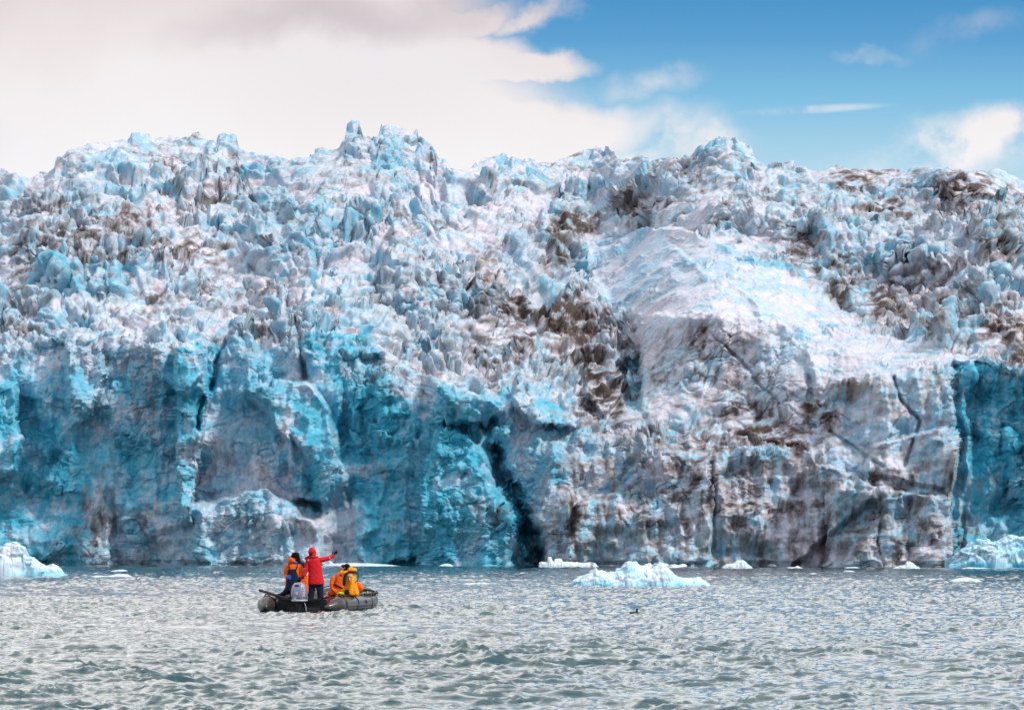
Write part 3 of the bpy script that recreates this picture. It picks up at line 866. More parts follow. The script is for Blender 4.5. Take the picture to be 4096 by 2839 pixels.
def floe(name, label, outline, ybase, ratio=.45, mat=None, rough=.5, blue=.15, dirt=None, seed=1, group=None, cat='iceberg', nu=150, nv=44, D=None, top_flat=2.6):
    """closed lump of ice: outline = (x, y) along its crest in picture units at the distance where its foot meets the water"""
    D = D or 2 * F / (ybase - Y0)
    xs = np.array([p[0] for p in outline], f32); ys = np.array([p[1] for p in outline], f32)
    W = (xs[-1] - xs[0]) / F * D
    X0 = ((xs[0] + xs[-1]) / 2 - XC) / F * D
    u = np.linspace(0, 1, nu, dtype=f32)
    hx = (xs - xs[0]) / (xs[-1] - xs[0])
    Hh = (ybase - np.interp(u, hx, ys)) / F * D
    dep = W * ratio * .5
    v = np.linspace(-1, 1, nv, dtype=f32)
    U, V = np.meshgrid(u, v)
    env = np.sqrt(np.clip(1 - (2 * U - 1) ** 2, 0, 1)) * .8 + .2
    w1 = fbm(U * 5 + seed, V * 1.5, seed + 3, 3)
    X = (U - .5) * W
    Yl = V * dep * env * (1 + .35 * fbm(U * 4, V * .2 + seed, seed + 4, 2))
    cr = np.clip(1 - np.abs(V + .25 * w1) ** top_flat, 0, 1) ** .75
    Hc = np.interp(np.clip(U + .03 * w1 * (1 - cr), 0, 1), hx, (ybase - ys) / F * D).astype(f32)
    lump = 1 + .45 * fbm(U * W / 1.1, V * dep / .8, seed + 5, 3) * (1 - cr * .8)
    Z = Hc * cr * lump
    hm = float(Hh.max())
    Xs, Ys = X, Yl
    bs = max(hm * .55, .12)
    hb, e, c = blocks(Xs + seed * 7, Ys * 1.0 + Z * 1.2, bs, seed + 9, tilt=.8, crev=.25, crevw=.15)
    hb2, e2, c2 = blocks(Xs + seed * 3, Ys + Z, bs * .4, seed + 19, tilt=.9, crev=.3, crevw=.2)
    disp = (hb * .28 + hb2 * .32) * rough + fbm(Xs / bs * 1.5, (Ys + Z) / bs * 1.5, seed + 23, 4) * bs * .25 * rough
    side = sstep(0, .25 * hm + 1e-3, Z)
    n = grid_normals(X, Yl, Z)
    sg = np.where(n[2] < 0, -1, 1)
    X = X + n[0] * sg * disp * side; Y = Yl + n[1] * sg * disp * side; Z = Z + (n[2] * sg * .6) * disp * side
    edge = np.maximum(sstep(.93, 1, np.abs(V)), sstep(.97, 1, np.abs(2 * U - 1)))
    Z = Z - edge * max(.5, .5 * hm) - .04
    bl = blue + .35 * fbm(Xs / bs * .7, (Ys * .5 + Z) / bs * .8, seed + 29, 4) + .75 * (1 - sstep(.02 * hm, .30 * hm, Z)) * (.35 + .65 * sstep(-.2, .3, fbm(Xs / bs * .5, Ys * 0, seed + 31, 2)))
    g = np.zeros_like(bl)
    if dirt:
        for (dx, wd) in dirt:
            g = g + np.exp(-((U - dx) / wd) ** 2) * (.6 + 1.2 * fbm(Xs / .5, (Ys + Z) / .3, seed + 41, 4))
    attr = np.stack([bl, g, g * 0, g * 0 + 1], -1)
    me = grid_mesh(name, X, Y + 0, Z, flip=False, attr={'ice': attr})
    o = link(name, me, mat or M_FLOE)
    o.location = (X0, D + dep * .55, 0)
    o['label'] = label; o['category'] = cat
    if group:
        o['group'] = group
    return o

def tr(pts, sc_, ox, oy):
    return [(ox + x * sc_, oy + y * sc_) for x, y in pts]

floe('iceberg', 'tall white and pale blue iceberg with jagged top at the left edge of the picture',
     tr([(-420, 640), (-300, 420), (-180, 300), (-60, 220), (0, 180), (60, 145), (150, 140), (188, 155), (196, 118), (235, 95), (256, 150), (270, 120), (300, 160), (380, 190), (395, 280),
         (430, 340), (530, 335), (590, 400), (640, 460), (720, 505), (770, 495), (850, 450), (930, 500), (1000, 570), (1040, 640), (1100, 690)], .1367, 0, 1203.2),
     1297.5, .38, blue=.2, seed=3, rough=.55, nu=260, nv=90)
floe('iceberg', 'long jagged white iceberg with glowing blue hollow, floating right of the boat',
     tr([(560, 400), (600, 375), (700, 330), (770, 280), (800, 265), (835, 230), (860, 265), (960, 295), (1040, 285), (1080, 250), (1130, 235), (1180, 180), (1260, 185),
         (1310, 225), (1340, 240), (1400, 235), (1440, 260), (1500, 230), (1560, 205), (1620, 235), (1680, 290), (1740, 340), (1850, 360), (1900, 375), (1960, 355),
         (2030, 375), (2120, 445), (2180, 470)], .2051, 1169.5, 1225.7),
     1321, .42, blue=.22, seed=11, rough=.75, nu=320, nv=90)
GF = 'small ice floes lying along the foot of the glacier'
floe('ice_floe', 'long white floe with upright horn and brown stained end, below the dark chasm',
     tr([(200, 185), (240, 178), (305, 180), (310, 122), (340, 125), (365, 175), (385, 145), (455, 142), (470, 175), (560, 180), (700, 190), (780, 180), (830, 200), (880, 240)], .2051, 1169.5, 1225.7),
     1275.5, .35, M_FLAT, .5, .05, dirt=[(.87, .05)], seed=17, group=GF, cat='ice floe', nu=160)
floe('ice_floe', 'dirty grey lumpy floe half hidden behind the long jagged iceberg',
     tr([(1340, 235), (1380, 200), (1430, 195), (1450, 215), (1480, 195), (1530, 178), (1600, 195), (1640, 215), (1690, 205), (1740, 215), (1790, 200), (1830, 210), (1832, 240)], .2051, 1169.5, 1225.7),
     1275.3, .4, M_FLAT, .8, .0, dirt=[(.3, .1), (.6, .08)], seed=19, group=GF, cat='ice floe')
floe('ice_floe', 'small white floe with a rounded hump and low tail below the dark grey cliff',
     [(1623, 1277), (1632, 1268), (1650, 1266), (1658, 1259), (1672, 1258), (1684, 1268), (1696, 1277)], 1278.5, .5, M_FLAT, .5, .1, seed=23, group=GF, cat='ice floe', nu=80)
floe('ice_floe', 'white wedge shaped floe with a leaning slab below the cracked right hand cliff',
     [(2008, 1277), (2020, 1272), (2036, 1269), (2040, 1262), (2048, 1261), (2060, 1270), (2072, 1278)], 1279.5, .5, M_FLAT, .5, .1, seed=29, group=GF, cat='ice floe', nu=80)
floe('ice_floe', 'low flat floe with small knob just right of the humped floe',
     [(1764, 1277), (1775, 1274), (1788, 1274), (1794, 1271), (1803, 1275), (1818, 1277)], 1278.2, .4, M_FLAT, .4, .1, seed=31, group=GF, cat='ice floe', nu=70, nv=24)
floe('ice_floe', 'low thin floe between the knobbed floe and the leaning slab floe',
     [(1894, 1277), (1906, 1274), (1925, 1273.5), (1940, 1277)], 1278.2, .4, M_FLAT, .4, .1, seed=37, group=GF, cat='ice floe', nu=60, nv=24)
floe('ice_floe', 'flat white floe just behind the pointing arm of the person in red',
     [(722, 1270), (750, 1266), (790, 1264.5), (840, 1266), (880, 1269), (908, 1272.5)], 1273.4, .3, M_FLAT, .4, .22, seed=41, group=GF, cat='ice floe', nu=110, nv=30)
floe('ice_floe', 'small pale cone of ice beside the end of the flat floe',
     [(986, 1272), (994, 1268), (1003, 1266), (1012, 1267), (1020, 1272)], 1273.6, .5, M_FLAT, .5, .15, seed=43, group=GF, cat='ice floe', nu=60, nv=24)
floe('ice_floe', 'tiny upright spike of ice at the foot of the pale left cliff',
     [(732, 1268), (737, 1266), (741, 1259), (745, 1262), (752, 1267), (757, 1270)][::1], 1271.8, .5, M_FLAT, .5, .1, seed=47, group=GF, cat='ice floe', nu=50, nv=24, D=384)
floe('ice_floe', 'low broken floe near the left foot of the cliff, left of the boat crew',
     [(522, 1268), (528, 1265), (534, 1264), (545, 1267), (552, 1268.5)], 1270.5, .4, M_FLAT, .6, .1, seed=53, group=GF, cat='ice floe', nu=50, nv=24, D=388)
floe('ice_floe', 'brownish lump of ice at the cliff foot left of the boat crew',
     [(556, 1267), (563, 1262), (572, 1261), (580, 1265), (590, 1264), (603, 1268.5)], 1270.5, .5, M_FLAT, .9, .0, dirt=[(.4, .3)], seed=59, group=GF, cat='ice floe', nu=60, nv=24, D=386)
floe('ice_floe', 'thin flat floe right at the foot of the far right grey cliff corner',
     [(2160, 1277), (2180, 1274), (2215, 1275.5), (2232, 1278)], 1279.0, .4, M_FLAT, .4, .15, seed=61, group=GF, cat='ice floe', nu=60, nv=24)
floe('ice_floe', 'scatter of low floe ice left of the humped floe',
     [(1500, 1275), (1515, 1272), (1530, 1274), (1548, 1276)], 1277.3, .4, M_FLAT, .5, .1, seed=67, group=GF, cat='ice floe', nu=50, nv=24)
GB = 'low wet growlers awash among the waves'
for args in (
    ('low pale blue growler awash beside the tall left iceberg', [(196, 1297), (215, 1292), (240, 1294), (262, 1289), (284, 1290), (300, 1297)], 1299, 71),
    ('faint flat growler lying beyond the low blue one on the left', [(240, 1284), (262, 1280), (276, 1279), (292, 1284)], 1285.5, 73),
    ('flat pale growler midway between the boat and the long jagged iceberg', [(1035, 1314), (1050, 1309), (1072, 1309), (1088, 1307), (1102, 1311), (1110, 1316)], 1317, 79),
    ('small white growler awash in the open water right of the boat bow', [(1138, 1370), (1150, 1361), (1170, 1358), (1190, 1359), (1198, 1367)], 1371, 83),
    ('thin pale growler in front of the right end of the long iceberg', [(1560, 1342), (1585, 1338), (1610, 1334), (1630, 1334), (1638, 1341)], 1344, 89),
    ('faint whitish growler in open water right of the long iceberg', [(1838, 1338), (1852, 1332), (1870, 1331), (1886, 1337)], 1339, 97),
    ('pale blue domed growler in the water near the right edge', [(2130, 1308), (2150, 1299), (2175, 1296), (2195, 1300), (2215, 1308)], 1310, 101),
    ('low white growler below the small humped floe on the right', [(1890, 1286), (1904, 1282), (1918, 1282), (1928, 1286)], 1287, 103),
    ('faint white growler awash in the water left of the boat', [(366, 1342), (380, 1338), (396, 1338), (410, 1343)], 1345, 107)):
    floe('growler', args[0], args[1], args[2], .5, M_FLAT, .4, .22, seed=args[3], group=GB, cat='growler', nu=90, nv=36)
floe('ice_rubble_mound', 'blue and white mound of fallen ice rubble under the deep blue right wall',
     [(2130, 1276), (2150, 1246), (2180, 1222), (2210, 1214), (2240, 1220), (2262, 1206), (2303, 1208), (2350, 1214), (2420, 1230), (2500, 1262)], 1276.5, .35, None, 1.2, .34, seed=113, cat='ice rubble', nu=300, nv=110, D=334)
#@@BOAT
# ------------------------------------------------------------------ small object helpers
def plain(name, col, rough=.6, spec=.4, metal=0.0, var=.15, vscale=8, bump=.3, bscale=25, bdist=.01, coat=0):
    m, nt, p = new_mat(name)
    L = nt.links
    tc = N(nt, 'ShaderNodeTexCoord'); o = tc.outputs['Object']
    n = NOISE(nt, o, vscale, 4, .6)
    dark = tuple(c * (1 - var) for c in col); lite = tuple(min(1, c * (1 + var)) for c in col)
    L.new(MIX(nt, n, dark, lite), p.inputs['Base Color'])
    p.inputs['Roughness'].default_value = rough
    p.inputs['Specular IOR Level'].default_value = spec
    p.inputs['Metallic'].default_value = metal
    p.inputs['Coat Weight'].default_value = coat
    if bump:
        b = N(nt, 'ShaderNodeBump'); L.new(NOISE(nt, o, bscale, 4, .6), b.inputs['Height'])
        b.inputs['Strength'].default_value = bump; b.inputs['Distance'].default_value = bdist
        L.new(b.outputs[0], p.inputs['Normal'])
    return m

MT = {
    'tube': plain('grey_inflatable_fabric', (.052, .043, .045), .27, .6, var=.5, vscale=4, bump=.35, bscale=60, bdist=.004),
    'tube_dark': plain('black_rubber', (.018, .017, .019), .45, .4),
    'black': plain('black_cloth', (.012, .014, .018), .85, .2, var=.3, vscale=14, bump=.5, bscale=22, bdist=.02),
    'navy': plain('dark_blue_cloth', (.012, .018, .035), .85, .2, var=.3, vscale=14, bump=.5, bscale=22, bdist=.02),
    'red': plain('red_parka_cloth', (.60, .010, .018), .75, .25, var=.18, vscale=9, bump=.6, bscale=13, bdist=.03),
    'orange': plain('orange_jacket_cloth', (.82, .13, .006), .75, .25, var=.16, vscale=9, bump=.6, bscale=13, bdist=.03),
    'redorange': plain('red_orange_hood_cloth', (.85, .10, .008), .75, .25, var=.12, vscale=9, bump=.5, bscale=15, bdist=.02),
    'amber': plain('amber_jacket_cloth', (.90, .30, .006), .75, .25, var=.16, vscale=9, bump=.6, bscale=13, bdist=.03),
    'blue': plain('bright_blue_cloth', (.01, .10, .60), .7, .3),
    'yellow': plain('yellow_cloth', (.65, .55, .02), .7, .3, var=.6, vscale=40),
    'skin': plain('skin', (.46, .24, .17), .6, .3, bump=0),
    'white': plain('white_print', (.75, .75, .73), .6, .3, bump=0),
    'tan': plain('reflective_band', (.60, .42, .36), .5, .4, bump=0),
    'cowl': plain('grey_blue_engine_cover', (.20, .205, .31), .28, .6, var=.2, vscale=12, bump=.1, coat=.6),
    'cowl_light': plain('silver_engine_trim', (.55, .53, .58), .3, .6, bump=0),
    'cream': plain('cream_stripe', (.70, .62, .42), .5, .4, bump=0),
    'wood': plain('dark_worn_paddle', (.060, .038, .036), .6, .3),
    'tank': plain('red_fuel_tank_plastic', (.62, .08, .05), .45, .5),
    'board': plain('dark_transom_board', (.012, .014, .016), .55, .3),
    'hair': plain('dark_fur', (.010, .009, .010), .95, .1, bump=.9, bscale=60, bdist=.02),
}

def bm_loft(bm, secs, seg=24, power=2.0):
    """secs: (x, y, z, rx, ry[, (ax, ay) tilt]) closed tube of flattened ellipses stacked roughly upward"""
    rings = []
    for sct in secs:
        x, y, z, rx, ry = sct[:5]
        tx, ty = sct[5] if len(sct) > 5 else (0, 0)
        ring = []
        for i in range(seg):
            a = 2 * math.pi * i / seg
            ca, sa = math.cos(a), math.sin(a)
            ca = math.copysign(abs(ca) ** (2 / power), ca); sa = math.copysign(abs(sa) ** (2 / power), sa)
            ring.append(bm.verts.new((x + rx * ca, y + ry * sa, z + tx * rx * ca + ty * ry * sa)))
        rings.append(ring)
    for a, b in zip(rings[:-1], rings[1:]):
        for i in range(seg):
            j = (i + 1) % seg
            bm.faces.new((a[i], a[j], b[j], b[i]))
    bm.faces.new(rings[0][::-1]); bm.faces.new(rings[-1])

def frames(pts):
    pts = [Vector(p) for p in pts]
    out = []
    up = Vector((0, 0, 1))
    t0 = (pts[1] - pts[0]).normalized()
    if abs(t0.dot(up)) > .9:
        up = Vector((0, 1, 0))
    n = (up - t0 * up.dot(t0)).normalized()
    for i, p in enumerate(pts):
        t = (pts[min(i + 1, len(pts) - 1)] - pts[max(i - 1, 0)]).normalized()
        n = (n - t * n.dot(t)).normalized()
        out.append((p, t, n, t.cross(n)))
    return out

def bm_tube(bm, pts, radii, seg=14, cap=True, flat=1.0):
    if isinstance(radii, (int, float)):
        radii = [radii] * len(pts)
    fr = frames(pts)
    rr = list(radii)
    if cap:      # rounded ends
        p, t, n, b = fr[0]; r = rr[0]
        pre = [(p - t * r * .92, t, n, b), (p - t * r * .6, t, n, b)]
        p, t, n, b = fr[-1]; r2 = rr[-1]
        post = [(p + t * r2 * .6, t, n, b), (p + t * r2 * .92, t, n, b)]
        fr = pre + fr + post
        rr = [r * .38, r * .8] + rr + [r2 * .8, r2 * .38]
    rings = []
    for (p, t, n, b), r in zip(fr, rr):
        rings.append([bm.verts.new(p + (n * math.cos(2 * math.pi * i / seg) * flat + b * math.sin(2 * math.pi * i / seg)) * r) for i in range(seg)])
    for a, b in zip(rings[:-1], rings[1:]):
        for i in range(seg):
            j = (i + 1) % seg
            bm.faces.new((a[i], a[j], b[j], b[i]))
    bm.faces.new(rings[0][::-1]); bm.faces.new(rings[-1])

def bm_ball(bm, c, r, rot=None, seg=20, ring=12):
    if isinstance(r, (int, float)):
        r = (r, r, r)
    M = Matrix.Translation(Vector(c)) @ (Euler(rot).to_matrix().to_4x4() if rot else Matrix.Identity(4)) @ Matrix.Diagonal((*r, 1))
    bmesh.ops.create_uvsphere(bm, u_segments=seg, v_segments=ring, radius=1, matrix=M)

def bm_box(bm, c, size, rot=None, bevel=0.0):
    M = Matrix.Translation(Vector(c)) @ (Euler(rot).to_matrix().to_4x4() if rot else Matrix.Identity(4)) @ Matrix.Diagonal((*size, 1))
    g = bmesh.ops.create_cube(bm, size=1, matrix=M)
    if bevel:
        es = list({e for v in g['verts'] for e in v.link_edges})
        bmesh.ops.bevel(bm, geom=es, offset=bevel, segments=3, profile=.6, affect='EDGES')

def fin(bm, name, mat, parent=None, label=None, smooth=True, voxel=None, wrinkle=0.0, wscale=9, sm_it=4):
    bmesh.ops.recalc_face_normals(bm, faces=bm.faces)
    me = bpy.data.meshes.new(name)
    bm.to_mesh(me); bm.free()
    if voxel:
        tmp = bpy.data.objects.new('tmp', me); SC.collection.objects.link(tmp)
        rm = tmp.modifiers.new('r', 'REMESH'); rm.mode = 'VOXEL'; rm.voxel_size = voxel
        s_ = tmp.modifiers.new('s', 'SMOOTH'); s_.factor = .6; s_.iterations = sm_it
        bpy.context.view_layer.update()
        dg = bpy.context.evaluated_depsgraph_get()
        me2 = bpy.data.meshes.new_from_object(tmp.evaluated_get(dg))
        bpy.data.objects.remove(tmp); bpy.data.meshes.remove(me)
        me = me2; me.name = name
        if wrinkle:
            n = len(me.vertices)
            co = np.empty(n * 3, f32); me.vertices.foreach_get('co', co)
            no = np.empty(n * 3, f32); me.vertices.foreach_get('normal', no)
            co = co.reshape(-1, 3); no = no.reshape(-1, 3)
            w = fbm(co[:, 0] * wscale + co[:, 1] * wscale * .6, co[:, 2] * wscale * 1.5 - co[:, 1] * wscale * .4, 7, 3, .55, ridge=True)
            co = co + no * (w * wrinkle)[:, None]
            me.vertices.foreach_set('co', co.ravel().astype(f32))
            me.update()
    for p in me.polygons:
        p.use_smooth = smooth
    me.materials.clear()
    o = link(name, me, mat, parent)
    if label:
        o['label'] = label
    return o

def thing(name, label, cat, loc=(0, 0, 0), rz=0, group=None):
    o = bpy.data.objects.new(name, None)
    o.empty_display_size = .2
    SC.collection.objects.link(o)
    o.location = loc; o.rotation_euler = (0, 0, rz)
    o['label'] = label; o['category'] = cat
    if group:
        o['group'] = group
    return o

def catmull(pts, n=8):
    P_ = [Vector(p) for p in pts]
    P_ = [P_[0] * 2 - P_[1]] + P_ + [P_[-1] * 2 - P_[-2]]
    out = []
    for i in range(1, len(P_) - 2):
        a, b, c, d = P_[i - 1:i + 3]
        for k in range(n):
            t = k / n
            out.append(.5 * ((2 * b) + (c - a) * t + (2 * a - 5 * b + 4 * c - d) * t * t + (3 * b - a - 3 * c + d) * t ** 3))
    out.append(P_[-2])
    return out

# ------------------------------------------------------------------ the inflatable boat
BD = 90.2
PSI = math.radians(14)
BX = (678.5 - XC) / F * BD
boat = thing('inflatable_boat', 'grey inflatable boat with black transom and outboard engine carrying the orange and red clad crew', 'boat', (BX, BD, 0), -PSI)
ZC, RT = .29, .285
def build_boat():
    w = 1.19
    path = [(w, .15, ZC), (w, 1.2, ZC), (w, 2.4, ZC), (w * .99, 3.2, ZC + .02), (w * .88, 3.95, ZC + .09), (w * .58, 4.6, ZC + .20), (0, 4.9, ZC + .26)]
    full = path + [(-x, y, z) for x, y, z in path[-2::-1]]
    bm = bmesh.new()
    bm_tube(bm, catmull(full, 8), RT, seg=36, cap=False)
    body = fin(bm, 'inflated_tube', MT['tube'], boat)
    # end cones, pointed and cut toward the outside
    for sgn in (1, -1):
        bm = bmesh.new()
        pts = [(sgn * w, .16, ZC), (sgn * (w - .01), -.05, ZC - .01), (sgn * (w - .06), -.28, ZC - .03), (sgn * (w - .15), -.50, ZC - .05), (sgn * (w - .21), -.62, ZC - .06)]
        bm_tube(bm, pts, [RT + .003, RT * .97, RT * .70, RT * .34, .05], seg=32, cap=False)
        fin(bm, 'end_cone', MT['tube'], boat)
        bm = bmesh.new()
        bm_tube(bm, [(sgn * w, .11, ZC), (sgn * w, .17, ZC)], RT + .008, seg=36, cap=False)
        fin(bm, 'seam_tape', MT['tube_dark'], boat)
        # dark wear strip low on the outside
        bm = bmesh.new()
        for dz, rr_ in ((-.04, .022), (-.13, .016)):
            side = [(x * 1.0 + math.copysign(math.sqrt(max(RT ** 2 - dz ** 2, 0)) * abs(math.cos(math.atan2(max(y - 3.2, 0), 2))), x) , y, z + dz) for x, y, z in path[:5]]
            side = [(sgn * x, y, z) for x, y, z in side]
            bm_tube(bm, catmull(side, 6), rr_, seg=10)
        fin(bm, 'rubbing_strake', MT['tube_dark'], boat)
    # straps running down the tube
    for y in (1.35, 2.9):
        bm = bmesh.new()
        pts = [(w + (RT + .008) * math.cos(a), y + .05 * math.sin(a * 3), ZC + (RT + .008) * math.sin(a)) for a in np.linspace(math.radians(95), math.radians(-70), 14)]
        bm_tube(bm, pts, .014, seg=8)
        fin(bm, 'hull_strap', MT['tube_dark'], boat)
    # lifting handles / D-ring patches
    for y in (2.2,):
        bm = bmesh.new()
        bm_ball(bm, (w + RT * .96, y, ZC + .09), (.02, .06, .06))
        bm_tube(bm, catmull([(w + RT + .01, y - .04, ZC + .09), (w + RT + .03, y, ZC + .02), (w + RT + .01, y + .04, ZC + .09)], 6), .009, seg=8)
        fin(bm, 'handle_patch', MT['tube_dark'], boat)
    # grab line looped along both tubes
    for sgn in (1, -1):
        bm = bmesh.new()
        pts = []
        for i in range(9):
            y = .1 + i * .38
            pts.append((sgn * (w + .06), y, ZC + RT + .015)); pts.append((sgn * (w + .12), y + .19, ZC + RT + (.03 if i % 2 else .055)))
        bm_tube(bm, catmull(pts, 4), .016, seg=8)
        for i in range(9):
            bm_ball(bm, (sgn * (w + .06), .1 + i * .38, ZC + RT + .008), (.04, .05, .025), seg=10, ring=6)
        fin(bm, 'grab_line', MT['tube_dark'], boat)
    # hull floor and keel
    bm = bmesh.new()
    bm_loft(bm, [(0, 2.2, -.06, .5, 2.2), (0, 2.2, .02, .92, 2.45), (0, 2.2, .20, .90, 2.45), (0, 2.2, .22, .86, 2.4)], 32, 3.0)
    fin(bm, 'floor', MT['board'], boat, smooth=False)
    # transom board
    bm = bmesh.new()
    bm_loft(bm, [(0, .10, -.10, .60, .03), (0, .08, .10, .86, .03), (0, .06, .34, .88, .03), (0, .05, .47, .78, .03), (0, .05, .50, .30, .03)], 28, 8)
    fin(bm, 'transom', MT['board'], boat)
    # black apron cloth hung over the stern and onto the tubes
    bm = bmesh.new()
    nu, nv = 26, 8
    g = []
    for i in range(nu + 1):
        u = -1 + 2 * i / nu
        row = []
        for j in range(nv + 1):
            v = j / nv
            x = u * 1.06
            ztop = .48 + .15 * abs(u) ** 2.2 + .012 * math.sin(u * 13)
            row.append(bm.verts.new((x, .0 + .30 * v - .10 * (1 - abs(u)) * v, ztop - .10 * (1 - v) ** 2 * (1 - abs(u) ** 4) + .008 * math.sin(u * 21 + v * 4))))
        g.append(row)
    for i in range(nu):
        for j in range(nv):
            bm.faces.new((g[i][j], g[i + 1][j], g[i + 1][j + 1], g[i][j + 1]))
    r_ = bmesh.ops.solidify(bm, geom=bm.faces[:], thickness=.02)
    fin(bm, 'stern_cover', MT['black'], boat)
    # bow cover and its rail
    bm = bmesh.new()
    bm_tube(bm, catmull([(w - .1, 2.6, .66), (w + .02, 3.1, .74), (w + .06, 3.5, .70), (w + .10, 3.9, .62)], 6), .045, seg=10)
    bm_tube(bm, catmull([(w + .16, 2.5, .60), (w + .2, 3.1, .63), (w + .17, 3.9, .64)], 6), .022, seg=8)
    for y in (2.7, 3.0, 3.3, 3.6, 3.85):
        bm_tube(bm, [(w + .17, y, .56), (w + .12, y, .70)], .016, seg=8)
    fin(bm, 'bow_rail', MT['tube_dark'], boat)
    bm = bmesh.new()
    bm_tube(bm, catmull([(-.9, 3.2, .62), (-.6, 3.9, .78), (-.2, 4.4, .90), (.3, 4.45, .92), (.7, 4.1, .84), (.95, 3.6, .76)], 6), .022, seg=8)
    fin(bm, 'bow_line', MT['tube_dark'], boat)
    # outboard engine: a thing bolted on = part of the boat
    ex, ey = .0, -.22
    bm = bmesh.new()
    bm_loft(bm, [(ex, ey, .44, .17, .22), (ex, ey, .47, .215, .27), (ex, ey, .56, .232, .29), (ex, ey, .72, .225, .28), (ex, ey, .86, .205, .25), (ex, ey, .95, .17, .205), (ex, ey, 1.0, .11, .14), (ex, ey, 1.015, .04, .06)], 36, 3.2)
    eng = fin(bm, 'outboard_engine', MT['cowl'], boat)
    bm = bmesh.new()
    bm_loft(bm, [(ex, ey, .405, .19, .24), (ex, ey, .42, .228, .28), (ex, ey, .455, .232, .285), (ex, ey, .47, .22, .27)], 36, 3.2)
    fin(bm, 'cowl_rim', MT['cowl_light'], eng)
    bm = bmesh.new()      # shoulder trim left and right
    for sg in (1, -1):
        bm_tube(bm, catmull([(ex + sg * .212, ey - .17, .58), (ex + sg * .205, ey - .17, .78), (ex + sg * .165, ey - .165, .90), (ex + sg * .10, ey - .13, .985)], 5), [.016] * 16, seg=8)
    fin(bm, 'shoulder_trim', MT['cowl_light'], eng)
    bm = bmesh.new()
    bm_ball(bm, (ex - .01, ey - .215, .905), (.095, .035, .038), (math.radians(-18), 0, 0))
    fin(bm, 'air_intake', MT['tube_dark'], eng)
    def decal(body, size, x, z, mat, name, yy, shear=.25):
        cu = bpy.data.curves.new('txt', 'FONT')
        cu.body = body; cu.size = size; cu.align_x = 'CENTER'; cu.align_y = 'CENTER'; cu.extrude = .003; cu.shear = shear; cu.offset = .004
        t = bpy.data.objects.new('txt', cu); SC.collection.objects.link(t)
        bpy.context.view_layer.update()
        me = bpy.data.meshes.new_from_object(t.evaluated_get(bpy.context.evaluated_depsgraph_get()))
        bpy.data.objects.remove(t)
        o = link(name, me, mat, eng)
        o.location = (x, yy, z); o.rotation_euler = (math.radians(90), 0, 0)
        return o
    decal('60', .105, ex - .02, .665, MT['white'], 'power_number', ey - .291)
    bm = bmesh.new()
    for k in range(24):
        a = 2 * math.pi * k / 24; b = 2 * math.pi * (k + 1) / 24
        bm_tube(bm, [(ex - .06 + .045 * math.cos(a), ey - .293, .50 + .036 * math.sin(a)), (ex - .06 + .045 * math.cos(b), ey - .293, .50 + .036 * math.sin(b))], .006, seg=6, cap=False)
    bm_tube(bm, [(ex - .085, ey - .293, .495), (ex - .06, ey - .296, .515), (ex - .035, ey - .293, .495)], .005, seg=6)
    bm_tube(bm, [(ex - .075, ey - .293, .482), (ex - .06, ey - .296, .494), (ex - .045, ey - .293, .482)], .005, seg=6)
    fin(bm, 'emblem', MT['white'], eng)
    bm = bmesh.new()
    for z, l in ((.68, .07), (.65, .07), (.60, .06), (.57, .055)):
        bm_box(bm, (ex + .19, ey - .215, z), (.055, .05, .014), (0, math.radians(-12), math.radians(42)))
    fin(bm, 'side_stripes', MT['cream'], eng)
    bm = bmesh.new()
    bm_box(bm, (ex, ey + .12, .36), (.22, .22, .16), None, .03)
    bm_loft(bm, [(ex, ey, -.45, .03, .16), (ex, ey, -.1, .055, .16), (ex, ey, .2, .075, .15), (ex, ey, .42, .13, .18)], 20, 2.5)
    bm_box(bm, (ex, ey, -.22), (.30, .40, .02))
    fin(bm, 'engine_leg', MT['board'], eng)
    bm = bmesh.new()
    bm_tube(bm, catmull([(ex - .02, ey + .2, .80), (ex - .05, ey + .5, .88), (ex - .10, ey + .85, .95)], 5), .022, seg=10)
    fin(bm, 'tiller', MT['tube_dark'], eng)
    bm = bmesh.new()
    bm_tube(bm, catmull([(ex + .13, ey + .02, .40), (ex + .2, ey - .02, .30), (ex + .24, ey - .04, .12)], 5), .010, seg=8)
    fin(bm, 'cooling_hose', MT['cowl_light'], eng)
build_boat()

CM = 2303 / 580.0
def cw(cx, cy, D):
    """point of the close view of the boat (2303 px wide crop) at distance D"""
    px = 980 + cx / CM; py = 2160 + cy / CM
    return Vector(((px - 2048) / 11378 * D, D, CAMH - (py - 2203) / 11378 * D))

# loose gear
t = thing('paddle', 'dark wooden paddle sticking out over the left tube of the boat', 'paddle', cw(230, 795, 90.9))
o_ = t.location
bm = bmesh.new()
a_, b_ = cw(240, 795, 90.95) - o_, cw(620, 905, 90.3) - o_
bm_tube(bm, [a_.lerp(b_, k / 6) for k in range(7)], [.040, .042, .042, .038, .03, .022, .02], seg=14)
fin(bm, 'paddle_shaft', MT['wood'], t)
bm = bmesh.new()
bm_tube(bm, [a_.lerp(b_, -.01), a_.lerp(b_, .03)], .046, seg=14)
fin(bm, 'grip', MT['tube_dark'], t)
t = thing('fuel_tank', 'red plastic fuel tank on the boat floor beside the legs of the person in red', 'fuel tank', cw(1270, 960, 91.4))
bm = bmesh.new(); bm_box(bm, (.02, 0, .02), (.34, .25, .22), (0, 0, .2), .04)
tk = fin(bm, 'tank_body', MT['tank'], t)
bm = bmesh.new(); bm_tube(bm, [(-.08, 0, .12), (-.08, 0, .165)], .028); bm_tube(bm, catmull([(-.02, 0, .13), (.04, 0, .18), (.12, 0, .13)], 5), .012, seg=8)
fin(bm, 'cap_and_handle', MT['white'], t)
t = thing('rope_bag', 'small yellow and black mesh bag lying on the right tube of the boat', 'bag', cw(1525, 850, 90.75))
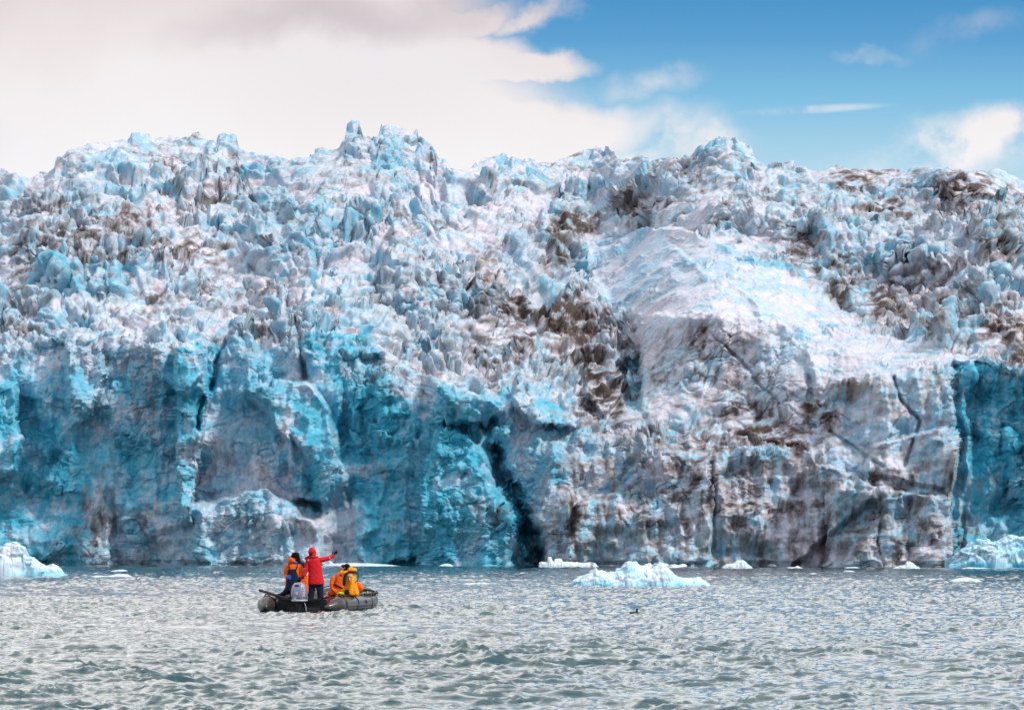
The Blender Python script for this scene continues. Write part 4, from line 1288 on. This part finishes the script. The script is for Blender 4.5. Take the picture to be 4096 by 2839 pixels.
bm = bmesh.new(); bm_ball(bm, (0, 0, .01), (.10, .06, .052), (0, .15, .2)); bm_ball(bm, (-.11, 0, .0), (.03, .03, .025))
fin(bm, 'bag_body', MT['yellow'], t, voxel=.008, wrinkle=.008, wscale=30)
bm = bmesh.new(); bm_tube(bm, catmull([(.05, -.055, .03), (.0, -.07, .0), (-.06, -.06, .02)], 5), .009, seg=8); bm_tube(bm, catmull([(-.1, 0, .0), (-.15, .01, -.02), (-.18, .03, .0)], 5), .008, seg=8)
fin(bm, 'draw_cord', MT['tube_dark'], t)

# ------------------------------------------------------------------ people
def hand(bm, wrist, tip, thumb_dir, curl=.4, size=1.0):
    """palm, four unequal fingers bent at the knuckles and a thumb off the side"""
    w = Vector(wrist); d = (Vector(tip) - w).normalized(); th = Vector(thumb_dir)
    th = (th - d * th.dot(d)).normalized(); nrm = d.cross(th)
    s_ = size
    bm_tube(bm, [w, w + d * .05 * s_, w + d * .085 * s_], [.026 * s_, .036 * s_, .034 * s_], seg=12, flat=.6)
    for k, (off, ln) in enumerate(((.030, .075), (.011, .085), (-.009, .08), (-.028, .062))):
        p0 = w + d * .085 * s_ + th * off * s_
        p1 = p0 + d * ln * .5 * s_ + nrm * curl * .015 * s_
        p2 = p1 + (d * (1 - curl * .5) + nrm * curl).normalized() * ln * .5 * s_
        bm_tube(bm, [p0, p1, p2], [.0115 * s_, .0105 * s_, .009 * s_], seg=10)
    p0 = w + d * .03 * s_ + th * .03 * s_
    p1 = p0 + (d * .5 + th).normalized() * .04 * s_
    p2 = p1 + (d + th * .3).normalized() * .035 * s_
    bm_tube(bm, [p0, p1, p2], [.015 * s_, .013 * s_, .011 * s_], seg=10)

def head_mesh(bm, c, face, s_=1.0, neck=None):
    """head with brow, nose, lips, chin and ears; face = direction it looks"""
    c = Vector(c); f = Vector(face).normalized(); up = Vector((0, 0, 1)); sd = f.cross(up).normalized()
    ang = math.atan2(f.y, f.x) - math.pi / 2
    bm_ball(bm, c + up * .02 * s_, (.076 * s_, .095 * s_, .105 * s_), (0, 0, ang))
    bm_ball(bm, c + f * .03 * s_ - up * .055 * s_, (.055 * s_, .06 * s_, .07 * s_), (0, 0, ang))
    bm_tube(bm, [c + f * .09 * s_ + up * .02 * s_, c + f * .118 * s_ - up * .022 * s_], [.010 * s_, .017 * s_], seg=10)
    bm_ball(bm, c + f * .092 * s_ - up * .055 * s_, (.026 * s_, .012 * s_, .008 * s_), (0, 0, ang))
    bm_ball(bm, c + f * .088 * s_ - up * .068 * s_, (.022 * s_, .012 * s_, .008 * s_), (0, 0, ang))
    bm_ball(bm, c + f * .08 * s_ - up * .10 * s_, (.028 * s_, .022 * s_, .02 * s_), (0, 0, ang))
    for q in (1, -1):
        bm_ball(bm, c + sd * q * .078 * s_ - up * .01 * s_, (.014 * s_, .022 * s_, .032 * s_), (0, 0, ang))
        bm_ball(bm, c + f * .088 * s_ + sd * q * .03 * s_ + up * .032 * s_, (.022 * s_, .012 * s_, .008 * s_), (0, 0, ang))

def person(name_label, root, build):
    t = thing('person', name_label, 'person', root)
    def R(cx, cy, dD=0.0):
        return cw(cx, cy, root[1] + dD) - Vector(root)
    build(t, R)
    return t

def secs(R, rows):
    """rows: (cy, x left, x right, half depth, y offset)"""
    out = []
    for cy, xl, xr, ry, yo in rows:
        a = R(xl, cy, yo); b = R(xr, cy, yo)
        out.append(((a.x + b.x) / 2, yo, a.z, (b.x - a.x) / 2, ry))
    return out

# person in red, standing, pointing
def p_red(t, R):
    bm = bmesh.new()
    head_mesh(bm, R(1062, 205), (-.55, .8, .05), .98)
    bm_tube(bm, [R(1068, 235), R(1080, 290)], [.055, .06])
    bm_loft(bm, secs(R, [(700, 1030, 1225, .10, 0), (500, 1040, 1190, .10, 0), (300, 1010, 1170, .09, 0)]), 20)
    for pts in ([R(1180, 310), R(1300, 285, .05), R(1385, 235, .1)], [R(1000, 320), R(985, 450), R(925, 560, -.05)]):
        bm_tube(bm, pts, [.05, .042, .032])
    for x in (1055, 1195):
        bm_tube(bm, [R(x, 690), R(x + 2, 820), R(x + 5, 1000)], [.08, .06, .045])
    fin(bm, 'body', MT['skin'], t, voxel=.012)
    bm = bmesh.new()
    bm_loft(bm, secs(R, [(705, 1008, 1250, .17, 0), (690, 1003, 1258, .185, 0), (640, 1006, 1252, .185, 0), (540, 1012, 1232, .165, 0), (450, 1015, 1218, .155, 0), (380, 1002, 1208, .15, 0), (320, 985, 1200, .14, 0), (285, 1010, 1175, .12, 0), (262, 1040, 1120, .09, 0)]), 30, 2.4)
    bm_tube(bm, [R(1165, 315), R(1250, 305, .03), R(1320, 288, .06), R(1375, 258, .1), R(1400, 238, .12)], [.088, .082, .070, .060, .052], seg=18)
    bm_tube(bm, [R(1008, 325), R(985, 400), R(975, 470, -.03), R(945, 540, -.06), R(925, 565, -.08)], [.085, .082, .075, .062, .055], seg=18)
    # collar and thrown back rim of the hood
    bm_ball(bm, R(1070, 268), (.13, .12, .055), (0, .1, 0))
    bm_tube(bm, catmull([R(965, 292), R(1005, 262, -.06), R(1080, 262, -.12), R(1150, 262, -.05)], 4), .035, seg=12)
    fin(bm, 'parka', MT['red'], t, voxel=.012, wrinkle=.010, wscale=7)
    bm = bmesh.new()
    bm_ball(bm, R(1066, 185), (.122, .135, .125)); bm_ball(bm, R(1062, 150), (.095, .105, .07)); bm_ball(bm, R(1072, 235), (.10, .12, .08))
    fin(bm, 'hood', MT['red'], t, voxel=.011, wrinkle=.012, wscale=12)
    bm = bmesh.new()
    bm_ball(bm, R(1045, 225, -.10), (.055, .05, .07), (0, .3, 0))
    fin(bm, 'scarf', MT['black'], t, voxel=.009, wrinkle=.006, wscale=20)
    for pts, r in (([R(1338, 284, .07), R(1349, 279, .075)], .073), ([R(977, 447, -.02), R(974, 459, -.025)], .080)):
        bm = bmesh.new(); bm_tube(bm, pts, r, seg=20, cap=False); fin(bm, 'reflective_band', MT['tan'], t)
    bm = bmesh.new()
    c = R(1006, 314, -.128)
    for k in range(5):
        q = [(-.012, .018), (.004, .028), (.018, .006), (.004, -.022), (-.014, -.010), (-.012, .018)]
        bm_tube(bm, [c + Vector((q[k][0], 0, q[k][1])), c + Vector((q[k + 1][0], 0, q[k + 1][1]))], .004, seg=6)
    fin(bm, 'back_emblem', MT['white'], t)
    # trousers
    bm = bmesh.new()
    bm_loft(bm, secs(R, [(760, 1010, 1245, .11, 0), (700, 1010, 1245, .13, 0), (640, 1020, 1235, .13, 0)]), 24, 2.2)
    bm_tube(bm, [R(1062, 720), R(1060, 800), R(1052, 860), R(1050, 930), R(1050, 985)], [.108, .100, .092, .085, .082], seg=18)
    bm_tube(bm, [R(1192, 720), R(1194, 800), R(1198, 860), R(1194, 930), R(1192, 985)], [.108, .102, .096, .088, .082], seg=18)
    fin(bm, 'trousers', MT['navy'], t, voxel=.012, wrinkle=.010, wscale=8)
    for x in (1050, 1192):
        bm = bmesh.new(); bm_tube(bm, [R(x, 965), R(x, 1000)], .07); bm_ball(bm, R(x, 1005, .06), (.06, .13, .055))
        fin(bm, 'boot', MT['black'], t, voxel=.012)
    for w_, tp, th in ((R(1392, 243, .11), R(1450, 190, .14), (-.3, 0, .9)), (R(930, 560, -.07), R(880, 640, -.12), (.6, -.5, .3))):
        bm = bmesh.new()
        bm_tube(bm, [w_ - (tp - w_) * .1, w_ + (tp - w_) * .12], [.052, .048])
        hand(bm, w_, tp, th, .5, 1.25)
        fin(bm, 'glove', MT['black'], t, voxel=.007, sm_it=2)
person('person standing in long red parka with hood up, pointing right with black glove', tuple(cw(1120, 1010, 90.95)), p_red)

# person standing at the tiller side in orange with black bib trousers
def p_bib(t, R):
    bm = bmesh.new()
    head_mesh(bm, R(798, 275), (.75, .6, 0), 1.0)
    bm_tube(bm, [R(790, 320), R(785, 380)], [.055, .06])
    bm_loft(bm, secs(R, [(660, 680, 840, .10, 0), (500, 680, 840, .10, 0), (390, 690, 850, .09, 0)]), 20)
    for pts in ([R(680, 410), R(655, 510), R(672, 590, -.05)], [R(880, 420), R(925, 500, .0), R(890, 590, -.05)]):
        bm_tube(bm, pts, [.05, .042, .032])
    bm_tube(bm, [R(790, 660), R(760, 820), R(740, 990)], [.08, .06, .045])
    bm_tube(bm, [R(700, 660), R(640, 800, .1), R(590, 870, .1)], [.08, .06, .045])
    fin(bm, 'body', MT['skin'], t, voxel=.012)
    bm = bmesh.new()
    bm_loft(bm, secs(R, [(640, 668, 862, .14, 0), (560, 665, 860, .145, 0), (470, 655, 865, .15, 0), (410, 655, 880, .14, 0), (375, 690, 850, .11, 0), (355, 720, 830, .08, 0)]), 28, 2.4)
    bm_tube(bm, [R(680, 415), R(655, 480), R(645, 540), R(660, 585, -.06)], [.075, .072, .062, .055], seg=16)
    bm_tube(bm, [R(870, 415), R(898, 470), R(910, 520, -.03), R(885, 575, -.08)], [.078, .075, .068, .058], seg=16)
    fin(bm, 'jacket', MT['orange'], t, voxel=.012, wrinkle=.012, wscale=8)
    bm = bmesh.new()
    bm_ball(bm, R(742, 318, -.08), (.115, .10, .085), (0, .5, 0)); bm_ball(bm, R(712, 352, -.06), (.07, .09, .05), (0, -.4, 0))
    fin(bm, 'hood', MT['redorange'], t, voxel=.011, wrinkle=.014, wscale=12)
    bm = bmesh.new()
    bm_ball(bm, R(800, 352, -.07), (.085, .08, .042), (0, .25, 0))
    fin(bm, 'hood_lining', MT['blue'], t, voxel=.009, wrinkle=.008, wscale=20)
    bm = bmesh.new()
    bm_ball(bm, R(800, 245), (.128, .13, .095)); bm_ball(bm, R(800, 215), (.11, .115, .045)); bm_ball(bm, R(835, 310, .02), (.085, .09, .10), (0, .3, 0)); bm_ball(bm, R(862, 345, .0), (.05, .06, .05))
    fin(bm, 'fur_hat', MT['hair'], t, voxel=.011, wrinkle=.014, wscale=22)
    # bib trousers
    bm = bmesh.new()
    bm_loft(bm, secs(R, [(800, 650, 850, .15, 0), (720, 655, 862, .16, 0), (640, 660, 868, .165, 0), (560, 668, 852, .162, 0), (480, 670, 842, .160, 0), (455, 678, 836, .156, 0)]), 28, 2.8)
    bm_tube(bm, [R(795, 740), R(765, 840), R(745, 930), R(740, 985)], [.12, .10, .09, .08], seg=16)
    bm_tube(bm, [R(715, 740), R(665, 810, .02), R(610, 850, .05), R(565, 868, .1)], [.12, .10, .08, .06], seg=16)
    fin(bm, 'bib_trousers', MT['navy'], t, voxel=.012, wrinkle=.010, wscale=8)
    for x0, x1 in ((704, 700), (812, 836)):
        bm = bmesh.new()
        bm_tube(bm, catmull([R(x0, 470, -.168), R((x0 + x1) / 2, 430, -.165), R(x1, 385, -.12), R(x1, 362, -.04)], 4), .017, seg=8)
        fin(bm, 'brace', MT['navy'], t)
    bm = bmesh.new(); bm_box(bm, R(699, 584, -.165), (.125, .025, .135), (0, 0, .12), .01); fin(bm, 'pocket_patch', MT['blue'], t)
    bm = bmesh.new(); bm_box(bm, R(840, 602, -.145), (.06, .02, .06), (0, 0, -.4), .008); fin(bm, 'pocket_patch', MT['blue'], t)
    bm = bmesh.new(); bm_tube(bm, [R(740, 960), R(738, 1000)], .07); bm_ball(bm, R(740, 1005, .06), (.06, .13, .055)); fin(bm, 'boot', MT['black'], t, voxel=.012)
    bm = bmesh.new(); bm_tube(bm, [R(600, 855, .06), R(560, 868, .1)], .065); bm_ball(bm, R(550, 866, .12), (.12, .06, .05)); fin(bm, 'boot', MT['black'], t, voxel=.012)
    for w_, tp, th in ((R(660, 582, -.06), R(690, 640, -.10), (.6, -.4, .3)), (R(885, 575, -.08), R(870, 640, -.12), (-.6, -.4, .3))):
        bm = bmesh.new(); bm_tube(bm, [w_ - (tp - w_) * .1, w_ + (tp - w_) * .12], [.05, .045]); hand(bm, w_, tp, th, .7, 1.15)
        fin(bm, 'glove', MT['black'], t, voxel=.007, sm_it=2)
person('person in orange jacket, black bib trousers with blue pocket and black fur hat, back turned', tuple(cw(750, 1010, 91.1)), p_bib)

def seated(label, x, D, ztop_cy, jmat, hmat, face, lean=0.0, width=120, extra=None, kneedir=(-.3, .25), seat_cy=870, sc_=1.0, dark_head=True):
    """bundled up person sitting on a tube; x, ztop_cy from the close view"""
    root = tuple(cw(x, seat_cy, D))
    def b(t, R):
        hx = x + lean
        sh = ztop_cy + 125
        bm = bmesh.new()
        head_mesh(bm, R(hx, ztop_cy + 58), face, .95)
        bm_tube(bm, [R(hx, ztop_cy + 90), R(hx * .7 + x * .3, sh)], [.052, .058])
        bm_loft(bm, secs(R, [(seat_cy - 10, x - 80, x + 80, .12, 0), ((sh + seat_cy) / 2, x - 70 + lean * .4, x + 70 + lean * .4, .10, 0), (sh, x - 75 + lean * .8, x + 75 + lean * .8, .09, 0)]), 20)
        fin(bm, 'body', MT['skin'], t, voxel=.012)
        w = width
        bm = bmesh.new()
        bm_loft(bm, secs(R, [(seat_cy, x - w * .93, x + w * .93, .19, 0), (seat_cy - 60, x - w, x + w, .20, 0), (seat_cy - 160, x - w * .98 + lean * .3, x + w * .95 + lean * .3, .18, 0),
                             (sh + 90, x - w * .95 + lean * .6, x + w * .92 + lean * .6, .165, 0), (sh + 25, x - w * .92 + lean * .8, x + w * .88 + lean * .8, .15, 0),
                             (sh - 15, x - w * .6 + lean * .9, x + w * .6 + lean * .9, .11, 0)]), 28, 2.4)
        # thighs and knees toward the middle of the boat
        kd = Vector((kneedir[0], kneedir[1], .0))
        for q in (-1, 1):
            off = Vector((q * .10 * kneedir[1] / .25 if kneedir[1] else 0, -q * .08, 0))
            h0 = R(x, seat_cy - 30) + off
            bm_tube(bm, [h0, h0 + kd * .8 + Vector((0, 0, .03)), h0 + kd * 1.2], [.11, .10, .09], seg=16)
            bm_tube(bm, [h0 + kd * 1.2, h0 + kd * 1.25 + Vector((0, 0, -.34))], [.09, .07], seg=16)
        fin(bm, 'suit', jmat, t, voxel=.013, wrinkle=.014, wscale=8)
        bm = bmesh.new()
        for q in (-1, 1):
            off = Vector((q * .10 * kneedir[1] / .25 if kneedir[1] else 0, -q * .08, 0))
            f0 = R(x, seat_cy - 30) + off + kd * 1.25 + Vector((0, 0, -.38))
            bm_tube(bm, [f0 + Vector((0, 0, .08)), f0], [.075, .07]); bm_ball(bm, f0 + kd.normalized() * .07, (.10, .07, .05))
        fin(bm, 'boots', MT['black'], t, voxel=.013)
        if extra:
            extra(t, R)
    return person(label, root, b)

def ex_main(t, R):
    # arm, gloves, balaclava, hood, harness, patches
    bm = bmesh.new()
    bm_tube(bm, [R(1668, 560, -.12), R(1690, 640, -.20), R(1705, 720, -.22), R(1690, 780, -.26), R(1680, 840, -.28)], [.085, .088, .085, .075, .068], seg=16)
    fin(bm, 'near_sleeve', MT['amber'], t, voxel=.012, wrinkle=.014, wscale=10)
    bm = bmesh.new()
    bm_tube(bm, [R(1800, 700, .05), R(1840, 750, .0), R(1868, 775, -.05)], [.08, .075, .055], seg=16)
    fin(bm, 'far_sleeve', MT['orange'], t, voxel=.012, wrinkle=.012, wscale=10)
    bm = bmesh.new()
    bm_ball(bm, R(1700, 475, -.03), (.15, .15, .075), (0, -.15, 0)); bm_ball(bm, R(1668, 455, -.02), (.10, .12, .06), (0, -.5, 0)); bm_ball(bm, R(1740, 480, -.03), (.07, .11, .05))
    fin(bm, 'hood', MT['amber'], t, voxel=.011, wrinkle=.014, wscale=12)
    bm = bmesh.new()
    bm_ball(bm, R(1618, 425), (.108, .115, .11)); bm_ball(bm, R(1608, 480), (.085, .095, .075), (0, .3, 0)); bm_ball(bm, R(1600, 520), (.06, .085, .05))
    fin(bm, 'balaclava', MT['hair'], t, voxel=.010, wrinkle=.006, wscale=18)
    bm = bmesh.new()
    bm_ball(bm, R(1588, 440, -.075), (.035, .03, .028)); fin(bm, 'cheek', MT['skin'], t)
    bm = bmesh.new()
    bm_tube(bm, catmull([R(1572, 600, -.16), R(1590, 540, -.18), R(1640, 508, -.18), R(1710, 500, -.17), R(1760, 512, -.12), R(1775, 520, 0)], 5), .028, seg=10)
    bm_tube(bm, catmull([R(1600, 545, -.18), R(1580, 610, -.19), R(1572, 700, -.20)], 4), [.055, .055, .055, .055, .055, .055, .055, .055, .05], seg=10, flat=.5)
    bm_tube(bm, catmull([R(1778, 525, -.05), R(1806, 565, -.05), R(1795, 610, -.08), R(1772, 655, -.14), R(1725, 652, -.19)], 5), .016, seg=8)
    fin(bm, 'life_vest', MT['navy'], t, voxel=.010)
    bm = bmesh.new(); bm_box(bm, R(1660, 555, -.222), (.125, .014, .045), (.35, -.1, -.1), .012); fin(bm, 'shoulder_patch', MT['white'], t)
    bm = bmesh.new()
    c = R(1664, 612, -.283)
    for a, b in (((-.055, .06), (.05, .055)), ((.05, .055), (.052, -.07)), ((.052, -.07), (-.03, -.08)), ((-.03, -.08), (-.055, .06))):
        bm_tube(bm, [c + Vector((a[0], 0, a[1])), c + Vector((b[0], 0, b[1]))], .008, seg=6)
    fin(bm, 'badge_border', MT['navy'], t)
    bm = bmesh.new(); bm_box(bm, c + Vector((0, .004, 0)), (.04, .012, .075), (0, 0, 0), .012); fin(bm, 'badge', MT['white'], t)
    bm = bmesh.new(); hand(bm, R(1680, 825, -.28), R(1600, 840, -.30), (.1, 0, 1), .7, 1.25); bm_tube(bm, [R(1690, 815, -.28), R(1660, 835, -.28)], [.06, .055])
    bm_ball(bm, R(1610, 820, -.26), (.07, .05, .075))
    fin(bm, 'glove', MT['black'], t, voxel=.008, sm_it=2)
    bm = bmesh.new(); hand(bm, R(1862, 770, -.05), R(1905, 790, -.08), (0, 0, 1), .6, 1.2)
    fin(bm, 'glove', MT['black'], t, voxel=.008, sm_it=2)
seated('person seated nearest on the right tube in amber suit with black balaclava and arm badge', 1700, 91.1, 370, MT['amber'], MT['hair'], (-.9, .3, 0), lean=-75, width=112, extra=ex_main, kneedir=(-.28, .30))

def ex_second(t, R):
    bm = bmesh.new()
    bm_tube(bm, catmull([R(1490, 590, -.14), R(1445, 640, -.17), R(1415, 700, -.17)], 4), .010, seg=8)
    bm_tube(bm, catmull([R(1415, 700, -.19), R(1470, 722, -.21), R(1530, 755, -.21), R(1570, 790, -.2)], 4), .026, seg=8)
    fin(bm, 'life_vest_strap', MT['navy'], t)
    bm = bmesh.new()
    bm_ball(bm, R(1530, 560, -.10), (.10, .07, .05), (0, .4, 0)); bm_ball(bm, R(1580, 590, -.1), (.09, .06, .035), (0, .3, 0))
    fin(bm, 'life_vest', MT['black'], t, voxel=.01)
    bm = bmesh.new(); bm_ball(bm, R(1540, 505, -.04), (.07, .08, .045), (0, .3, 0)); fin(bm, 'collar', MT['yellow'], t, voxel=.009)
    bm = bmesh.new(); bm_ball(bm, R(1562, 425, .02), (.098, .10, .085)); bm_ball(bm, R(1568, 450, .02), (.085, .09, .08)); fin(bm, 'knit_cap', MT['black'], t, voxel=.010)
    bm = bmesh.new()
    bm_tube(bm, [R(1400, 600, -.06), R(1378, 690, -.10), R(1395, 780, -.14), R(1440, 820, -.2)], [.075, .075, .07, .055], seg=16)
    fin(bm, 'sleeve', MT['orange'], t, voxel=.012, wrinkle=.012, wscale=10)
seated('person leaning in orange suit with black strap, half hidden behind the amber suited one', 1475, 91.9, 395, MT['orange'], MT['black'], (-.8, -.4, 0), lean=75, width=102, extra=ex_second, kneedir=(-.12, .30))

def ex_mid(t, R):
    bm = bmesh.new(); bm_ball(bm, R(912, 385), (.098, .105, .09)); bm_ball(bm, R(912, 415, .0), (.09, .10, .08)); fin(bm, 'knit_cap', MT['black'], t, voxel=.010)
    bm = bmesh.new(); bm_tube(bm, catmull([R(985, 490, -.05), R(975, 525, -.10), R(968, 550, -.14)], 4), [.05] * 9, seg=10); fin(bm, 'collar', MT['white'], t, voxel=.009)
seated('person in orange sitting behind the one in red, only dark cap and one side showing', 945, 93.0, 350, MT['orange'], MT['black'], (.2, .9, 0), lean=-25, width=95, extra=ex_mid, kneedir=(.05, .30), seat_cy=860)
def ex_left(t, R):
    bm = bmesh.new(); bm_ball(bm, R(740, 470), (.10, .11, .085)); fin(bm, 'knit_cap', MT['black'], t, voxel=.011)
seated('person in orange sitting hidden behind the one in bib trousers, knee and sleeve showing', 735, 92.3, 440, MT['orange'], MT['black'], (.3, .9, 0), lean=5, width=98, extra=ex_left, kneedir=(.20, -.18), seat_cy=850)

# seabird
t = thing('seabird', 'tiny black seabird swimming alone in the open water on the right', 'bird', ((2537 - 2048) / 11378 * 86.5, 86.5, .09))
bm = bmesh.new()
bm_ball(bm, (0, 0, .02), (.13, .07, .05)); bm_tube(bm, catmull([(.07, 0, .04), (.085, 0, .10), (.08, 0, .135)], 4), [.036] * 4 + [.026] * 5, seg=10)
bm_ball(bm, (.085, 0, .145), (.036, .026, .028)); bm_tube(bm, [(.11, 0, .145), (.155, 0, .14)], [.011, .005], seg=8); bm_tube(bm, [(-.10, 0, .03), (-.17, 0, .05)], [.03, .012], seg=8)
bd = fin(bm, 'bird_body', MT['black'], t, voxel=.007)
